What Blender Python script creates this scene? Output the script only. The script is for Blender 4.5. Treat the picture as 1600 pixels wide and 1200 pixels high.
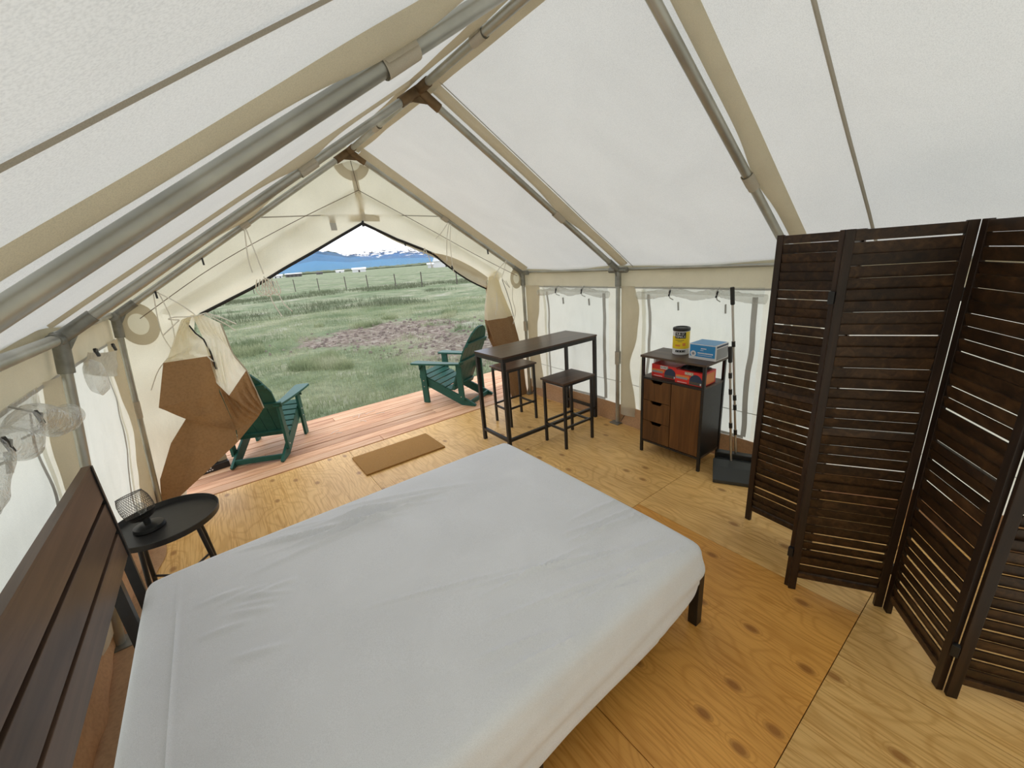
import bpy, bmesh, math, random
import numpy as np
from mathutils import Vector, Matrix, noise
random.seed(7); RNG = np.random.default_rng(5)
for o in list(bpy.data.objects): bpy.data.objects.remove(o)
SC = bpy.context.scene; COL = SC.collection
PI = math.pi

# ------------------------------------------------------------------ camera
cam = bpy.data.cameras.new('camera'); camo = bpy.data.objects.new('camera', cam); COL.objects.link(camo)
cam.sensor_width = 36; cam.lens = 14.128; cam.clip_start = .02; cam.clip_end = 40000
Fw = Vector((.5573, .7747, -.2990)).normalized()
Rt = Vector((.7960, -.6007, -.0749)); Rt = (Rt - Fw*Rt.dot(Fw)).normalized(); Up = Rt.cross(Fw)
M = Matrix((Rt, Up, -Fw)).transposed().to_4x4(); M.translation = (-1.308, -3.984, 1.735)
camo.matrix_world = M; SC.camera = camo

# ------------------------------------------------------------------ world: bright overcast sky
world = bpy.data.worlds.new('sky'); SC.world = world; world.use_nodes = True
wt = world.node_tree; wt.nodes.clear()
def N(t, typ, **k):
    n = t.nodes.new(typ)
    for a, v in k.items(): setattr(n, a, v)
    return n
out = N(wt, 'ShaderNodeOutputWorld'); bg = N(wt, 'ShaderNodeBackground'); tc = N(wt, 'ShaderNodeTexCoord')
mp = N(wt, 'ShaderNodeMapping'); mp.inputs['Scale'].default_value = (1, 1, 3.2)
nz = N(wt, 'ShaderNodeTexNoise'); nz.inputs['Scale'].default_value = 2.6; nz.inputs['Detail'].default_value = 5
rp = N(wt, 'ShaderNodeValToRGB')
rp.color_ramp.elements[0].position = .36; rp.color_ramp.elements[0].color = (.42, .53, .72, 1)
rp.color_ramp.elements[1].position = .56; rp.color_ramp.elements[1].color = (.97, .96, .97, 1)
wt.links.new(tc.outputs['Generated'], mp.inputs[0]); wt.links.new(mp.outputs[0], nz.inputs['Vector'])
wt.links.new(nz.outputs['Fac'], rp.inputs[0]); wt.links.new(rp.outputs[0], bg.inputs[0]); wt.links.new(bg.outputs[0], out.inputs[0])
bg.inputs[1].default_value = 1.55
vs = SC.view_settings; vs.view_transform = 'Standard'; vs.look = 'None'; vs.gamma = 1; vs.use_curve_mapping = False
vs.exposure = 0.54

# ------------------------------------------------------------------ materials
def newmat(name):
    m = bpy.data.materials.new(name); m.use_nodes = True; t = m.node_tree; t.nodes.clear()
    return m, t, N(t, 'ShaderNodeOutputMaterial')
def coords(t, scale=(1, 1, 1), rnd=False, kind='Object'):
    c = N(t, 'ShaderNodeTexCoord'); mpn = N(t, 'ShaderNodeMapping'); mpn.inputs['Scale'].default_value = scale
    t.links.new(c.outputs[kind], mpn.inputs[0])
    if rnd:
        oi = N(t, 'ShaderNodeObjectInfo'); mu = N(t, 'ShaderNodeMath', operation='MULTIPLY'); mu.inputs[1].default_value = 37
        t.links.new(oi.outputs['Random'], mu.inputs[0])
        cb = N(t, 'ShaderNodeCombineXYZ')
        for i in range(3): t.links.new(mu.outputs[0], cb.inputs[i])
        t.links.new(cb.outputs[0], mpn.inputs['Location'])
    return mpn.outputs[0]
def noisen(t, vec, scale, detail=3, rough=.5, dist=0.):
    n = N(t, 'ShaderNodeTexNoise'); n.inputs['Scale'].default_value = scale; n.inputs['Detail'].default_value = detail
    n.inputs['Roughness'].default_value = rough; n.inputs['Distortion'].default_value = dist
    t.links.new(vec, n.inputs['Vector']); return n.outputs['Fac']
def ramp(t, fac, *stops):
    r = N(t, 'ShaderNodeValToRGB'); e = r.color_ramp.elements
    while len(e) < len(stops): e.new(.5)
    for k, (p, c) in enumerate(stops): e[k].position = p; e[k].color = (*c, 1)
    t.links.new(fac, r.inputs[0]); return r.outputs[0]
def bumpn(t, h, strength=.3, dist=.01):
    b = N(t, 'ShaderNodeBump'); b.inputs['Strength'].default_value = strength; b.inputs['Distance'].default_value = dist
    t.links.new(h, b.inputs['Height']); return b.outputs[0]
def math_(t, op, a, b=None):
    n = N(t, 'ShaderNodeMath', operation=op)
    for i, v in enumerate((a, b)):
        if v is None: continue
        if isinstance(v, (int, float)): n.inputs[i].default_value = v
        else: t.links.new(v, n.inputs[i])
    return n.outputs[0]
def mixc(t, fac, a, b, mode='MIX'):
    n = N(t, 'ShaderNodeMix', data_type='RGBA', blend_type=mode)
    for i, v in ((0, fac), (6, a), (7, b)):
        if isinstance(v, (int, float)): n.inputs[i].default_value = v
        elif isinstance(v, tuple): n.inputs[i].default_value = (*v, 1)
        else: t.links.new(v, n.inputs[i])
    return n.outputs[2]
def pbsdf(t, o, col, rough=.5, metal=0., normal=None, spec=.5, coat=0.):
    b = N(t, 'ShaderNodeBsdfPrincipled')
    if isinstance(col, tuple): b.inputs['Base Color'].default_value = (*col, 1)
    else: t.links.new(col, b.inputs['Base Color'])
    if isinstance(rough, float): b.inputs['Roughness'].default_value = rough
    else: t.links.new(rough, b.inputs['Roughness'])
    b.inputs['Metallic'].default_value = metal; b.inputs['Specular IOR Level'].default_value = spec
    b.inputs['Coat Weight'].default_value = coat
    if normal: t.links.new(normal, b.inputs['Normal'])
    t.links.new(b.outputs[0], o.inputs[0]); return b

def m_cloth(name, refl, trans, weave=900, wr=.25, wscale=5., stretch=(1, 1, 1)):
    """thin woven cloth: reflects and lets daylight through"""
    m, t, o = newmat(name); v = coords(t)
    n1 = noisen(t, v, weave, 2); n2 = noisen(t, coords(t, stretch), wscale, 4, .55, .6)
    f = mixc(t, ramp(t, n1, (.3, (.86,)*3), (.7, (1.05,)*3)), (0, 0, 0), (1, 1, 1))
    f2 = ramp(t, n2, (.3, (.93,)*3), (.7, (1.0,)*3))
    f = mixc(t, 1., f, f2, 'MULTIPLY')
    d = N(t, 'ShaderNodeBsdfDiffuse'); tr = N(t, 'ShaderNodeBsdfTranslucent'); a = N(t, 'ShaderNodeAddShader')
    t.links.new(mixc(t, 1., f, refl, 'MULTIPLY'), d.inputs[0]); t.links.new(mixc(t, 1., f, trans, 'MULTIPLY'), tr.inputs[0])
    nb = bumpn(t, n2, wr, .03)
    t.links.new(nb, d.inputs['Normal']); t.links.new(nb, tr.inputs['Normal'])
    t.links.new(d.outputs[0], a.inputs[0]); t.links.new(tr.outputs[0], a.inputs[1]); t.links.new(a.outputs[0], o.inputs[0])
    return m
def m_plain(name, col, rough=.5, metal=0., nscale=0, namp=.15, bump=0., spec=.5):
    m, t, o = newmat(name)
    if nscale:
        n = noisen(t, coords(t, rnd=True), nscale, 4)
        c = mixc(t, 1., ramp(t, n, (.3, (1-namp,)*3), (.7, (1+namp*.3,)*3)), col, 'MULTIPLY')
        pbsdf(t, o, c, rough, metal, bumpn(t, n, bump, .004) if bump else None, spec)
    else: pbsdf(t, o, col, rough, metal, None, spec)
    return m
def m_wood(name, dark, mid, light, axis=0, freq=9., rough=.45, bump=.12, spec=.4):
    m, t, o = newmat(name); s = [freq, freq, freq]; s[axis] = freq*.07
    v = coords(t, tuple(s), True)
    g = noisen(t, v, 3.2, 6, .62, .9); s2 = [1.6]*3; s2[axis] = .5
    b = noisen(t, coords(t, tuple(s2), True), 2.2, 3)
    mx = math_(t, 'ADD', math_(t, 'MULTIPLY', g, .65), math_(t, 'MULTIPLY', b, .4))
    c = ramp(t, mx, (.36, dark), (.52, mid), (.7, light))
    oi = N(t, 'ShaderNodeObjectInfo'); c = mixc(t, 1., c, ramp(t, oi.outputs['Random'], (0., (.80,)*3), (1., (1.12,)*3)), 'MULTIPLY')
    pbsdf(t, o, c, rough, 0., bumpn(t, g, bump, .002), spec); return m
def m_ply(name, base, dark, knot, kp=.70):
    m, t, o = newmat(name); v = coords(t, (1, 1, 1), True)
    dn = noisen(t, coords(t, (1.5, .7, 1), True), 1.6, 2)
    vor = N(t, 'ShaderNodeTexVoronoi', feature='F1', voronoi_dimensions='2D'); vor.inputs['Scale'].default_value = 1
    vor.inputs['Randomness'].default_value = .85
    t.links.new(coords(t, (6.0, 3.6, 1), True), vor.inputs['Vector'])
    d = vor.outputs['Distance']; sc = N(t, 'ShaderNodeSeparateColor'); t.links.new(vor.outputs['Color'], sc.inputs[0])
    pres = math_(t, 'GREATER_THAN', sc.outputs[0], kp)
    sep = N(t, 'ShaderNodeSeparateXYZ'); t.links.new(v, sep.inputs[0])
    fall = math_(t, 'MULTIPLY', math_(t, 'POWER', 2.718, math_(t, 'MULTIPLY', d, -7.)), pres)
    ph = math_(t, 'ADD', math_(t, 'ADD', math_(t, 'MULTIPLY', sep.outputs[0], 70.), math_(t, 'MULTIPLY', dn, 120.)), math_(t, 'MULTIPLY', fall, 40.))
    w = math_(t, 'ADD', math_(t, 'MULTIPLY', math_(t, 'SINE', ph), .5), .5)
    w = math_(t, 'POWER', w, 4.)
    fine = noisen(t, coords(t, (90, 3, 1), True), 1.4, 4)
    blot = noisen(t, coords(t, (2.5, 1.2, 1), True), 1.5, 3)
    c = mixc(t, math_(t, 'MULTIPLY', w, .42), base, dark)
    c = mixc(t, ramp(t, fine, (.34, (.75,)*3), (.52, (.0,)*3)), c, dark)
    c = mixc(t, 1., c, ramp(t, blot, (.3, (.86, .82, .78)), (.7, (1.06, 1.05, 1.02))), 'MULTIPLY')
    kf = math_(t, 'MULTIPLY', ramp(t, d, (.06, (1,)*3), (.15, (0,)*3)), pres)
    c = mixc(t, math_(t, 'MULTIPLY', kf, .75), c, knot)
    pbsdf(t, o, c, .42, 0., bumpn(t, fine, .06, .002), .35); return m

MT = dict(
 roof=m_cloth('canvas_roof', (.60, .60, .575), (.246, .247, .230), 300, .05, 2.),
 gable=m_cloth('canvas_gable', (.46, .43, .36), (.52, .485, .375), 500, .5, 3.2, (1, 1, .5)),
 wall=m_cloth('canvas_wall', (.48, .46, .41), (.50, .475, .40), 500, .3, 4., (1, .6, 1.6)),
 screen=m_cloth('window_screen_cloth', (.46, .455, .42), (.51, .50, .445), 500, .22, 4., (1, 1.6, .7)),
 band=m_cloth('canvas_double_band', (.60, .55, .44), (.17, .148, .10), 500, .15, 5.),
 strap=m_cloth('canvas_strap', (.55, .5, .41), (.06, .055, .04), 600, .1, 9.),
 seam=m_cloth('canvas_seam', (.48, .45, .39), (.03, .028, .022), 600, .1, 9.),
 greyweb=m_cloth('grey_webbing', (.42, .41, .385), (.14, .135, .125), 700, .1, 9.),
 vinyl=m_cloth('tan_vinyl', (.28, .182, .102), (.09, .042, .013), 60, .12, 2.),
 skirt=m_cloth('skirt_vinyl', (.50, .32, .19), (.06, .03, .012), 60, .35, 6.),
 sheet=m_cloth('bed_sheet', (.87, .885, .93), (.005, .005, .005), 500, .06, 3.),
 rope=m_plain('cotton_cord', (.86, .83, .75), .9),
 bungee=m_plain('brown_bungee', (.20, .15, .10), .7),
 wire=m_plain('dark_cable', (.09, .075, .06), .6),
 black=m_plain('black_plastic', (.012, .012, .012), .38),
 blackmetal=m_plain('black_powder_coat', (.014, .013, .013), .42, 0., 40, .2, .05),
 zipper=m_plain('black_zipper', (.012, .011, .012), .6),
 steel=m_plain('galvanised_pipe', (.50, .50, .455), .45, .85, 6, .25, .02),
 fitting=m_plain('pipe_fitting', (.33, .33, .30), .5, .7, 14, .35, .06),
 rust=m_plain('rusty_fitting', (.20, .13, .065), .6, .45, 14, .4, .06),
 chrome=m_plain('polished_rod', (.55, .53, .5), .3, .9),
 ply=m_ply('plywood_pale', (.88, .57, .225), (.60, .31, .08), (.32, .13, .03)),
 ply2=m_ply('plywood_orange', (.82, .42, .105), (.60, .26, .045), (.27, .095, .02), .5),
 deck=m_wood('cedar_deck_board', (.44, .19, .09), (.70, .38, .205), (.84, .56, .35), 0, 7., .6, .1),
 walnut=m_wood('rustic_brown_board', (.034, .019, .013), (.080, .043, .028), (.135, .075, .046), 0, 5., .30, .05),
 walnut_y=m_wood('rustic_brown_board_long', (.040, .023, .015), (.085, .050, .033), (.14, .085, .056), 1, 4., .4, .05),
 walnut_z=m_wood('rustic_brown_panel', (.055, .022, .008), (.125, .052, .017), (.21, .092, .028), 2, 5., .34, .05),
 divider=m_wood('dark_stained_pine', (.013, .006, .003), (.042, .020, .008), (.10, .050, .020), 0, 9., .42, .2),
 divider_z=m_wood('dark_stained_post', (.012, .006, .003), (.030, .014, .007), (.06, .030, .014), 2, 9., .42, .15),
 green=m_plain('green_painted_resin', (.026, .105, .078), .42, 0., 30, .15, .03, .20),
 mat=m_plain('coir', (.46, .235, .06), .95, 0., 260, .55, .6),
 red=m_plain('red_card', (.72, .03, .025), .4), white=m_plain('white_card', (.75, .75, .76), .45),
 blue=m_plain('blue_card', (.02, .25, .56), .35), navy=m_plain('navy_print', (.02, .04, .09), .4),
 yellow=m_plain('yellow_label', (.85, .62, .015), .35), orange=m_plain('orange_print', (.75, .25, .05), .4),
 grey=m_plain('grey_print', (.30, .31, .33), .5), card=m_plain('brown_card', (.42, .33, .2), .7),
 darkgrey=m_plain('dark_grey_plastic', (.035, .038, .038), .35),
 soil=m_plain('soil_clod', (.22, .175, .15), .95, 0., 9, .4, .3),
)
def m_clear(name):
    m, t, o = newmat(name); n = noisen(t, coords(t), 26, 4, .6, 1.2)
    tr = N(t, 'ShaderNodeBsdfTransparent'); tr.inputs[0].default_value = (.93, .93, .91, 1)
    g = N(t, 'ShaderNodeBsdfGlossy'); g.inputs['Roughness'].default_value = .12; g.inputs[0].default_value = (.95, .95, .95, 1)
    t.links.new(bumpn(t, n, .9, .03), g.inputs['Normal'])
    d = N(t, 'ShaderNodeBsdfDiffuse'); d.inputs[0].default_value = (.6, .6, .57, 1)
    lw = N(t, 'ShaderNodeLayerWeight'); lw.inputs[0].default_value = .45
    m1 = N(t, 'ShaderNodeMixShader'); m2 = N(t, 'ShaderNodeMixShader'); m2.inputs[0].default_value = .10
    t.links.new(math_(t, 'ADD', math_(t, 'MULTIPLY', lw.outputs['Facing'], .5), .07), m1.inputs[0])
    t.links.new(tr.outputs[0], m1.inputs[1]); t.links.new(g.outputs[0], m1.inputs[2])
    t.links.new(m1.outputs[0], m2.inputs[1]); t.links.new(d.outputs[0], m2.inputs[2]); t.links.new(m2.outputs[0], o.inputs[0])
    return m
MT['clear'] = m_clear('clear_vinyl'); MT['milky'] = m_cloth('milky_vinyl', (.42, .41, .37), (.30, .29, .25), 40, .2, 6.)
def m_ground():
    m, t, o = newmat('meadow_ground'); v = coords(t)
    a = noisen(t, v, .55, 6, .65); b = noisen(t, v, 5, 5, .7); c3 = noisen(t, coords(t, (.35, 1, 1)), .16, 4)
    c = ramp(t, a, (.34, (.14, .185, .10)), (.47, (.235, .275, .165)), (.56, (.31, .325, .205)), (.68, (.43, .42, .35)))
    c = mixc(t, 1., c, ramp(t, b, (.3, (.62,)*3), (.7, (1.2,)*3)), 'MULTIPLY')
    c = mixc(t, ramp(t, c3, (.5, (0,)*3), (.6, (.55,)*3)), c, (.14, .195, .095))
    sep = N(t, 'ShaderNodeSeparateXYZ'); t.links.new(v, sep.inputs[0])
    # trampled bare soil, an oval patch with ragged edge, and a stony strip beside the deck
    def oval(cx, cy, rx, ry):
        dx = math_(t, 'DIVIDE', math_(t, 'SUBTRACT', sep.outputs[0], cx), rx); dy = math_(t, 'DIVIDE', math_(t, 'SUBTRACT', sep.outputs[1], cy), ry)
        r = math_(t, 'ADD', math_(t, 'MULTIPLY', dx, dx), math_(t, 'MULTIPLY', dy, dy))
        r = math_(t, 'ADD', r, math_(t, 'MULTIPLY', math_(t, 'SUBTRACT', noisen(t, v, 1.3, 5, .7), .5), 3.4))
        return ramp(t, r, (.45, (1,)*3), (1., (0,)*3))
    clod = ramp(t, noisen(t, v, 7, 5, .7), (.35, (.12, .085, .07)), (.52, (.25, .19, .16)), (.68, (.46, .43, .36)))
    c = mixc(t, math_(t, 'MULTIPLY', oval(3.3, 9.6, 3.0, 2.6), .9), c, clod)
    c = mixc(t, math_(t, 'MULTIPLY', oval(4.2, 5.0, 2.2, 3.0), .8), c, clod)
    pbsdf(t, o, c, .95, 0., bumpn(t, noisen(t, v, 9, 5, .7), .9, .08), .1); return m
MT['ground'] = m_ground()
def m_grass():
    m, t, o = newmat('grass_blades'); v = coords(t)
    a = noisen(t, v, .45, 4); b = noisen(t, v, 18, 2)
    c = ramp(t, a, (.36, (.185, .235, .13)), (.5, (.32, .36, .205)), (.64, (.50, .505, .35)))
    c = mixc(t, 1., c, ramp(t, b, (.3, (.7,)*3), (.7, (1.2,)*3)), 'MULTIPLY')
    d = N(t, 'ShaderNodeBsdfDiffuse'); tr = N(t, 'ShaderNodeBsdfTranslucent'); mx = N(t, 'ShaderNodeMixShader'); mx.inputs[0].default_value = .3
    t.links.new(c, d.inputs[0]); t.links.new(c, tr.inputs[0]); t.links.new(d.outputs[0], mx.inputs[1]); t.links.new(tr.outputs[0], mx.inputs[2])
    t.links.new(mx.outputs[0], o.inputs[0]); return m
MT['grass'] = m_grass(); MT['rush'] = m_plain('dark_rushes', (.15, .175, .10), .9, 0., 2, .3)
def m_mount():
    m, t, o = newmat('mountain_rock_and_snow'); g = N(t, 'ShaderNodeNewGeometry'); sep = N(t, 'ShaderNodeSeparateXYZ')
    t.links.new(g.outputs['Position'], sep.inputs[0]); v = coords(t, (1, 1, .45))
    n = noisen(t, v, .0042, 8, .72)
    hgt = math_(t, 'ADD', math_(t, 'DIVIDE', sep.outputs[2], 420.), math_(t, 'MULTIPLY', math_(t, 'SUBTRACT', n, .5), 3.4)); hgt = math_(t, 'MULTIPLY', hgt, .4)
    s = ramp(t, hgt, (.43, (0,)*3), (.49, (1,)*3))
    rock = ramp(t, n, (.35, (.05, .05, .045)), (.65, (.105, .10, .095)))
    pbsdf(t, o, mixc(t, s, rock, (.80, .80, .80)), .9, 0., None, .1); return m
MT['mount'] = m_mount(); MT['forest'] = m_plain('forested_slope', (.045, .060, .038), .95, 0., .004, .35)

# ------------------------------------------------------------------ builders
XF = {}
class MB:
    def __init__(s): s.v = []; s.f = []; s.sm = True
    def add(s, vs, fs):
        b = len(s.v); s.v += [tuple(p) for p in vs]; s.f += [tuple(i+b for i in f) for f in fs]; return s
    def box(s, c, d, rot=None, tap=None):
        x, y, z = (k/2 for k in d); vs = []
        for sz in (-1, 1):
            for sx, sy in ((-1, -1), (1, -1), (1, 1), (-1, 1)):
                p = Vector((sx*x, sy*y, sz*z))
                if rot is not None: p = rot @ p
                vs.append(p+Vector(c))
        return s.add(vs, [(3, 2, 1, 0), (4, 5, 6, 7), (0, 1, 5, 4), (1, 2, 6, 5), (2, 3, 7, 6), (3, 0, 4, 7)])
    def bx(s, x0, x1, y0, y1, z0, z1): return s.box(((x0+x1)/2, (y0+y1)/2, (z0+z1)/2), (abs(x1-x0), abs(y1-y0), abs(z1-z0)))
    def bar(s, a, b, w, h, up=(0, 0, 1)):
        a = Vector(a); b = Vector(b); d = (b-a); L = d.length; d.normalize(); u = Vector(up)
        if abs(d.dot(u)) > .98: u = Vector((0, 1, 0))
        r = d.cross(u).normalized(); u = r.cross(d)
        return s.box((a+b)/2, (w, L, h), Matrix((r, d, u)).transposed())
    def tube(s, pts, r, n=10, cap=True, rad=None):
        P = [Vector(p) for p in pts]; base = len(s.v); ref = None; vs = []; fs = []
        for i, p in enumerate(P):
            d = (P[min(i+1, len(P)-1)]-P[max(i-1, 0)]).normalized()
            if ref is None:
                ref = d.orthogonal().normalized()
            ref = (ref - d*ref.dot(d)).normalized(); bi = d.cross(ref); rr = rad[i] if rad else r
            for k in range(n):
                a = 2*PI*k/n; vs.append(p+ref*math.cos(a)*rr+bi*math.sin(a)*rr)
        for i in range(len(P)-1):
            for k in range(n): fs.append((i*n+k, i*n+(k+1) % n, (i+1)*n+(k+1) % n, (i+1)*n+k))
        if cap: fs.append(tuple(range(n-1, -1, -1))); fs.append(tuple((len(P)-1)*n+k for k in range(n)))
        return s.add(vs, fs)
    def lathe(s, prof, c=(0, 0, 0), n=32, cap=True, rot=None):
        vs = []; fs = []; c = Vector(c)
        for r, z in prof:
            for k in range(n):
                a = 2*PI*k/n; p = Vector((r*math.cos(a), r*math.sin(a), z))
                if rot is not None: p = rot @ p
                vs.append(p+c)
        for i in range(len(prof)-1):
            for k in range(n): fs.append((i*n+k, i*n+(k+1) % n, (i+1)*n+(k+1) % n, (i+1)*n+k))
        if cap: fs.append(tuple(range(n-1, -1, -1))); fs.append(tuple((len(prof)-1)*n+k for k in range(n)))
        return s.add(vs, fs)
    def grid(s, fn, us, vs_, skip=None):
        vs = [fn(u, v) for u in us for v in vs_]; nv = len(vs_); fs = []
        for i in range(len(us)-1):
            for j in range(nv-1):
                if skip and skip((us[i]+us[i+1])/2, (vs_[j]+vs_[j+1])/2): continue
                fs.append((i*nv+j, (i+1)*nv+j, (i+1)*nv+j+1, i*nv+j+1))
        return s.add(vs, fs)
    def prism(s, poly, ax, t0, t1):
        """poly in the two other axes, extruded along ax"""
        def mk(a, b, t): return {0: (t, a, b), 1: (a, t, b), 2: (a, b, t)}[ax]
        n = len(poly); vs = [mk(a, b, t0) for a, b in poly]+[mk(a, b, t1) for a, b in poly]
        return s.add(vs, [tuple(range(n))[::-1], tuple(range(n, 2*n))]+[(i, (i+1) % n, n+(i+1) % n, n+i) for i in range(n)])
    def build(s, name, mat, parent=None, smooth=False, bevel=0., solid=0.):
        me = bpy.data.meshes.new(name); vs = s.v
        inv = XF.get(parent) if parent else None
        if inv is not None: vs = [inv @ Vector(p) for p in vs]
        me.from_pydata([tuple(p) for p in vs], [], s.f); me.update()
        bm = bmesh.new(); bm.from_mesh(me)
        bm.verts.ensure_lookup_table()
        loose = [q for q in bm.verts if not q.link_faces]
        if loose: bmesh.ops.delete(bm, geom=loose, context='VERTS')
        if bevel: bmesh.ops.bevel(bm, geom=bm.edges[:], offset=bevel, segments=2, affect='EDGES', profile=.6, clamp_overlap=True)
        bmesh.ops.recalc_face_normals(bm, faces=bm.faces[:])
        if smooth:
            for f in bm.faces: f.smooth = True
            for e in bm.edges:
                if len(e.link_faces) == 2 and e.calc_face_angle(0) > .7: e.smooth = False
        bm.to_mesh(me); bm.free()
        me.materials.append(MT[mat] if isinstance(mat, str) else mat)
        o = bpy.data.objects.new(name, me); COL.objects.link(o)
        if parent: o.parent = parent; XF[o] = inv
        return o
def tag(o, label, cat, group=None, kind=None):
    if label: o['label'] = label
    if cat: o['category'] = cat
    if group: o['group'] = group
    if kind: o['kind'] = kind
    return o
def thing(name, label, cat, loc=(0, 0, 0), rz=0., group=None, kind=None, world=True):
    o = bpy.data.objects.new(name, None); COL.objects.link(o); o.empty_display_size = .1
    o.location = loc; o.rotation_euler = (0, 0, rz)
    if world: XF[o] = (Matrix.Translation(loc) @ Matrix.Rotation(rz, 4, 'Z')).inverted()
    return tag(o, label, cat, group, kind)
def copy_tree(o, parent=None):
    c = o.copy(); COL.objects.link(c); c.parent = parent
    for ch in [k for k in o.children]: copy_tree(ch, c)
    return c
def lin(a, b, n): return [a+(b-a)*i/(n-1) for i in range(n)]
def nse(x, y=0., z=0.): return noise.noise(Vector((x, y, z)))
def text_part(s, size, origin, xdir, ydir, mat, parent, name='lettering', extrude=.0004, align='CENTER'):
    cu = bpy.data.curves.new(name, 'FONT'); cu.body = s; cu.size = size; cu.extrude = extrude; cu.align_x = align; cu.align_y = 'CENTER'; cu.resolution_u = 3
    to = bpy.data.objects.new('tmp', cu); COL.objects.link(to)
    me = bpy.data.meshes.new_from_object(to.evaluated_get(bpy.context.evaluated_depsgraph_get())); bpy.data.objects.remove(to)
    X = Vector(xdir).normalized(); Y = Vector(ydir).normalized(); Z = X.cross(Y); T = Matrix((X, Y, Z)).transposed().to_4x4(); T.translation = origin
    inv = XF.get(parent); me.transform((inv @ T) if inv is not None else T)
    me.materials.clear(); me.materials.append(MT[mat]); o = bpy.data.objects.new(name, me); COL.objects.link(o); o.parent = parent
    return o

# ================================================================== LAND
GZ = -.38
def ground_z(x, y):
    r = math.hypot(x+1, y+2)
    a = min(1., max(0., (r-5)/12))
    return GZ + a*(.10*nse(x*.09, y*.09)+.05*nse(x*.3, y*.3, 4)) + .02*nse(x*1.3, y*1.3, 2)
ra = [0]+[2.2*1.085**k for k in range(105)]
g = MB(); az = lin(-PI, PI, 181)
g.grid(lambda r, a: (-1+r*math.sin(a), -2+r*math.cos(a), ground_z(-1+r*math.sin(a), -2+r*math.cos(a))), ra, az)
o = g.build('ground', 'ground', smooth=True); tag(o, 'flat open meadow of sage green grass with bare soil patches', 'ground', kind='structure')

# mountains: crest elevation (degrees) by azimuth seen from the camp
prof = [(-60, 1.2), (-40, 1.8), (-20, 1.0), (-5, .9), (3, .8), (7, 1.15), (9.5, 1.9), (11.5, 2.45), (13.5, 2.1), (16, 1.45), (18.5, 1.0), (24, .7), (30, .8), (45, 1.4), (70, 1.1)]
prof2 = [(-60, 1.0), (0, .6), (12, .9), (14.2, 1.4), (15.4, 1.85), (17, 2.05), (19, 2.0), (21.5, 2.05), (23.5, 1.85), (27.5, 1.45), (30, 1.7), (34, 1.9), (42, 1.5), (70, 1.6)]
def pint(pr, a):
    for (a0, e0), (a1, e1) in zip(pr, pr[1:]):
        if a0 <= a <= a1:
            t = (a-a0)/(a1-a0); t = t*t*(3-2*t); return e0+(e1-e0)*t
    return pr[-1][1]
def range_mesh(pr, R0, R1, rough, seed, name, label):
    m = MB(); As = lin(-58, 68, 700); ks = lin(0, 1.6, 34)
    def fn(a, k):
        e = pint(pr, a); h = math.radians(e)*R1*1.2
        R = R0+(R1-R0)*k; s = k if k < 1 else max(0, 1-(k-1)*1.3)
        ar = math.radians(a); x = -1.3+R*math.sin(ar); y = -4+R*math.cos(ar)
        f = noise.fractal(Vector((x*.0011, y*.0011, seed)), .9, 2.1, 6)
        ridge = 1-abs(noise.noise(Vector((x*.0018, y*.0006, seed+7))))*2
        z = h*(s**1.1)*(1+rough*(.16*f+.16*ridge)*min(1, s*1.4)+.26*rough*(noise.noise(Vector((x*.006, y*.006, seed)))+.7*noise.noise(Vector((x*.014, y*.014, seed))))*s) - 12*(1-min(1, s*6))
        return (x, y, z)
    m.grid(fn, As, ks); o = m.build(name, 'mount' if R0 > 10000 else 'forest', smooth=False); tag(o, label, 'mountains', kind='structure'); return o
range_mesh(prof, 8200, 11000, .35, 3., 'mountain_range', 'rounded blue forested mountain ridge beyond the plain')
range_mesh(prof2, 12500, 16000, .5, 11., 'mountain_range', 'jagged snow-streaked mountain peaks behind the forested ridge')

# fence line across the meadow
fen = thing('wire_fence', 'wire fence on thin dark steel posts crossing the meadow', 'fence', (12, 45, GZ))
fp = [(4.2, 62), (6.2, 58), (8.05, 54.3), (10.1, 50.7), (11.9, 45.4), (13.35, 42.1), (15.1, 38.4), (16.6, 35.2), (19.2, 32.6), (22, 30), (25, 27.5)]
for i, (x, y) in enumerate(fp):
    z = ground_z(x, y); m = MB(); lean = .06*nse(i*3.1)
    m.bar((x, y, z-.2), (x+lean, y, z+1.5), .09, .06); m.build('post', 'wire', fen)
for k, h in enumerate((.45, .9, 1.35)):
    m = MB()
    for (x0, y0), (x1, y1) in zip(fp, fp[1:]): m.tube([(x0, y0, ground_z(x0, y0)+h), ((x0+x1)/2, (y0+y1)/2, ground_z((x0+x1)/2, (y0+y1)/2)+h-.04), (x1, y1, ground_z(x1, y1)+h)], .008, 4)
    m.build('wire', 'wire', fen)

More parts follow.
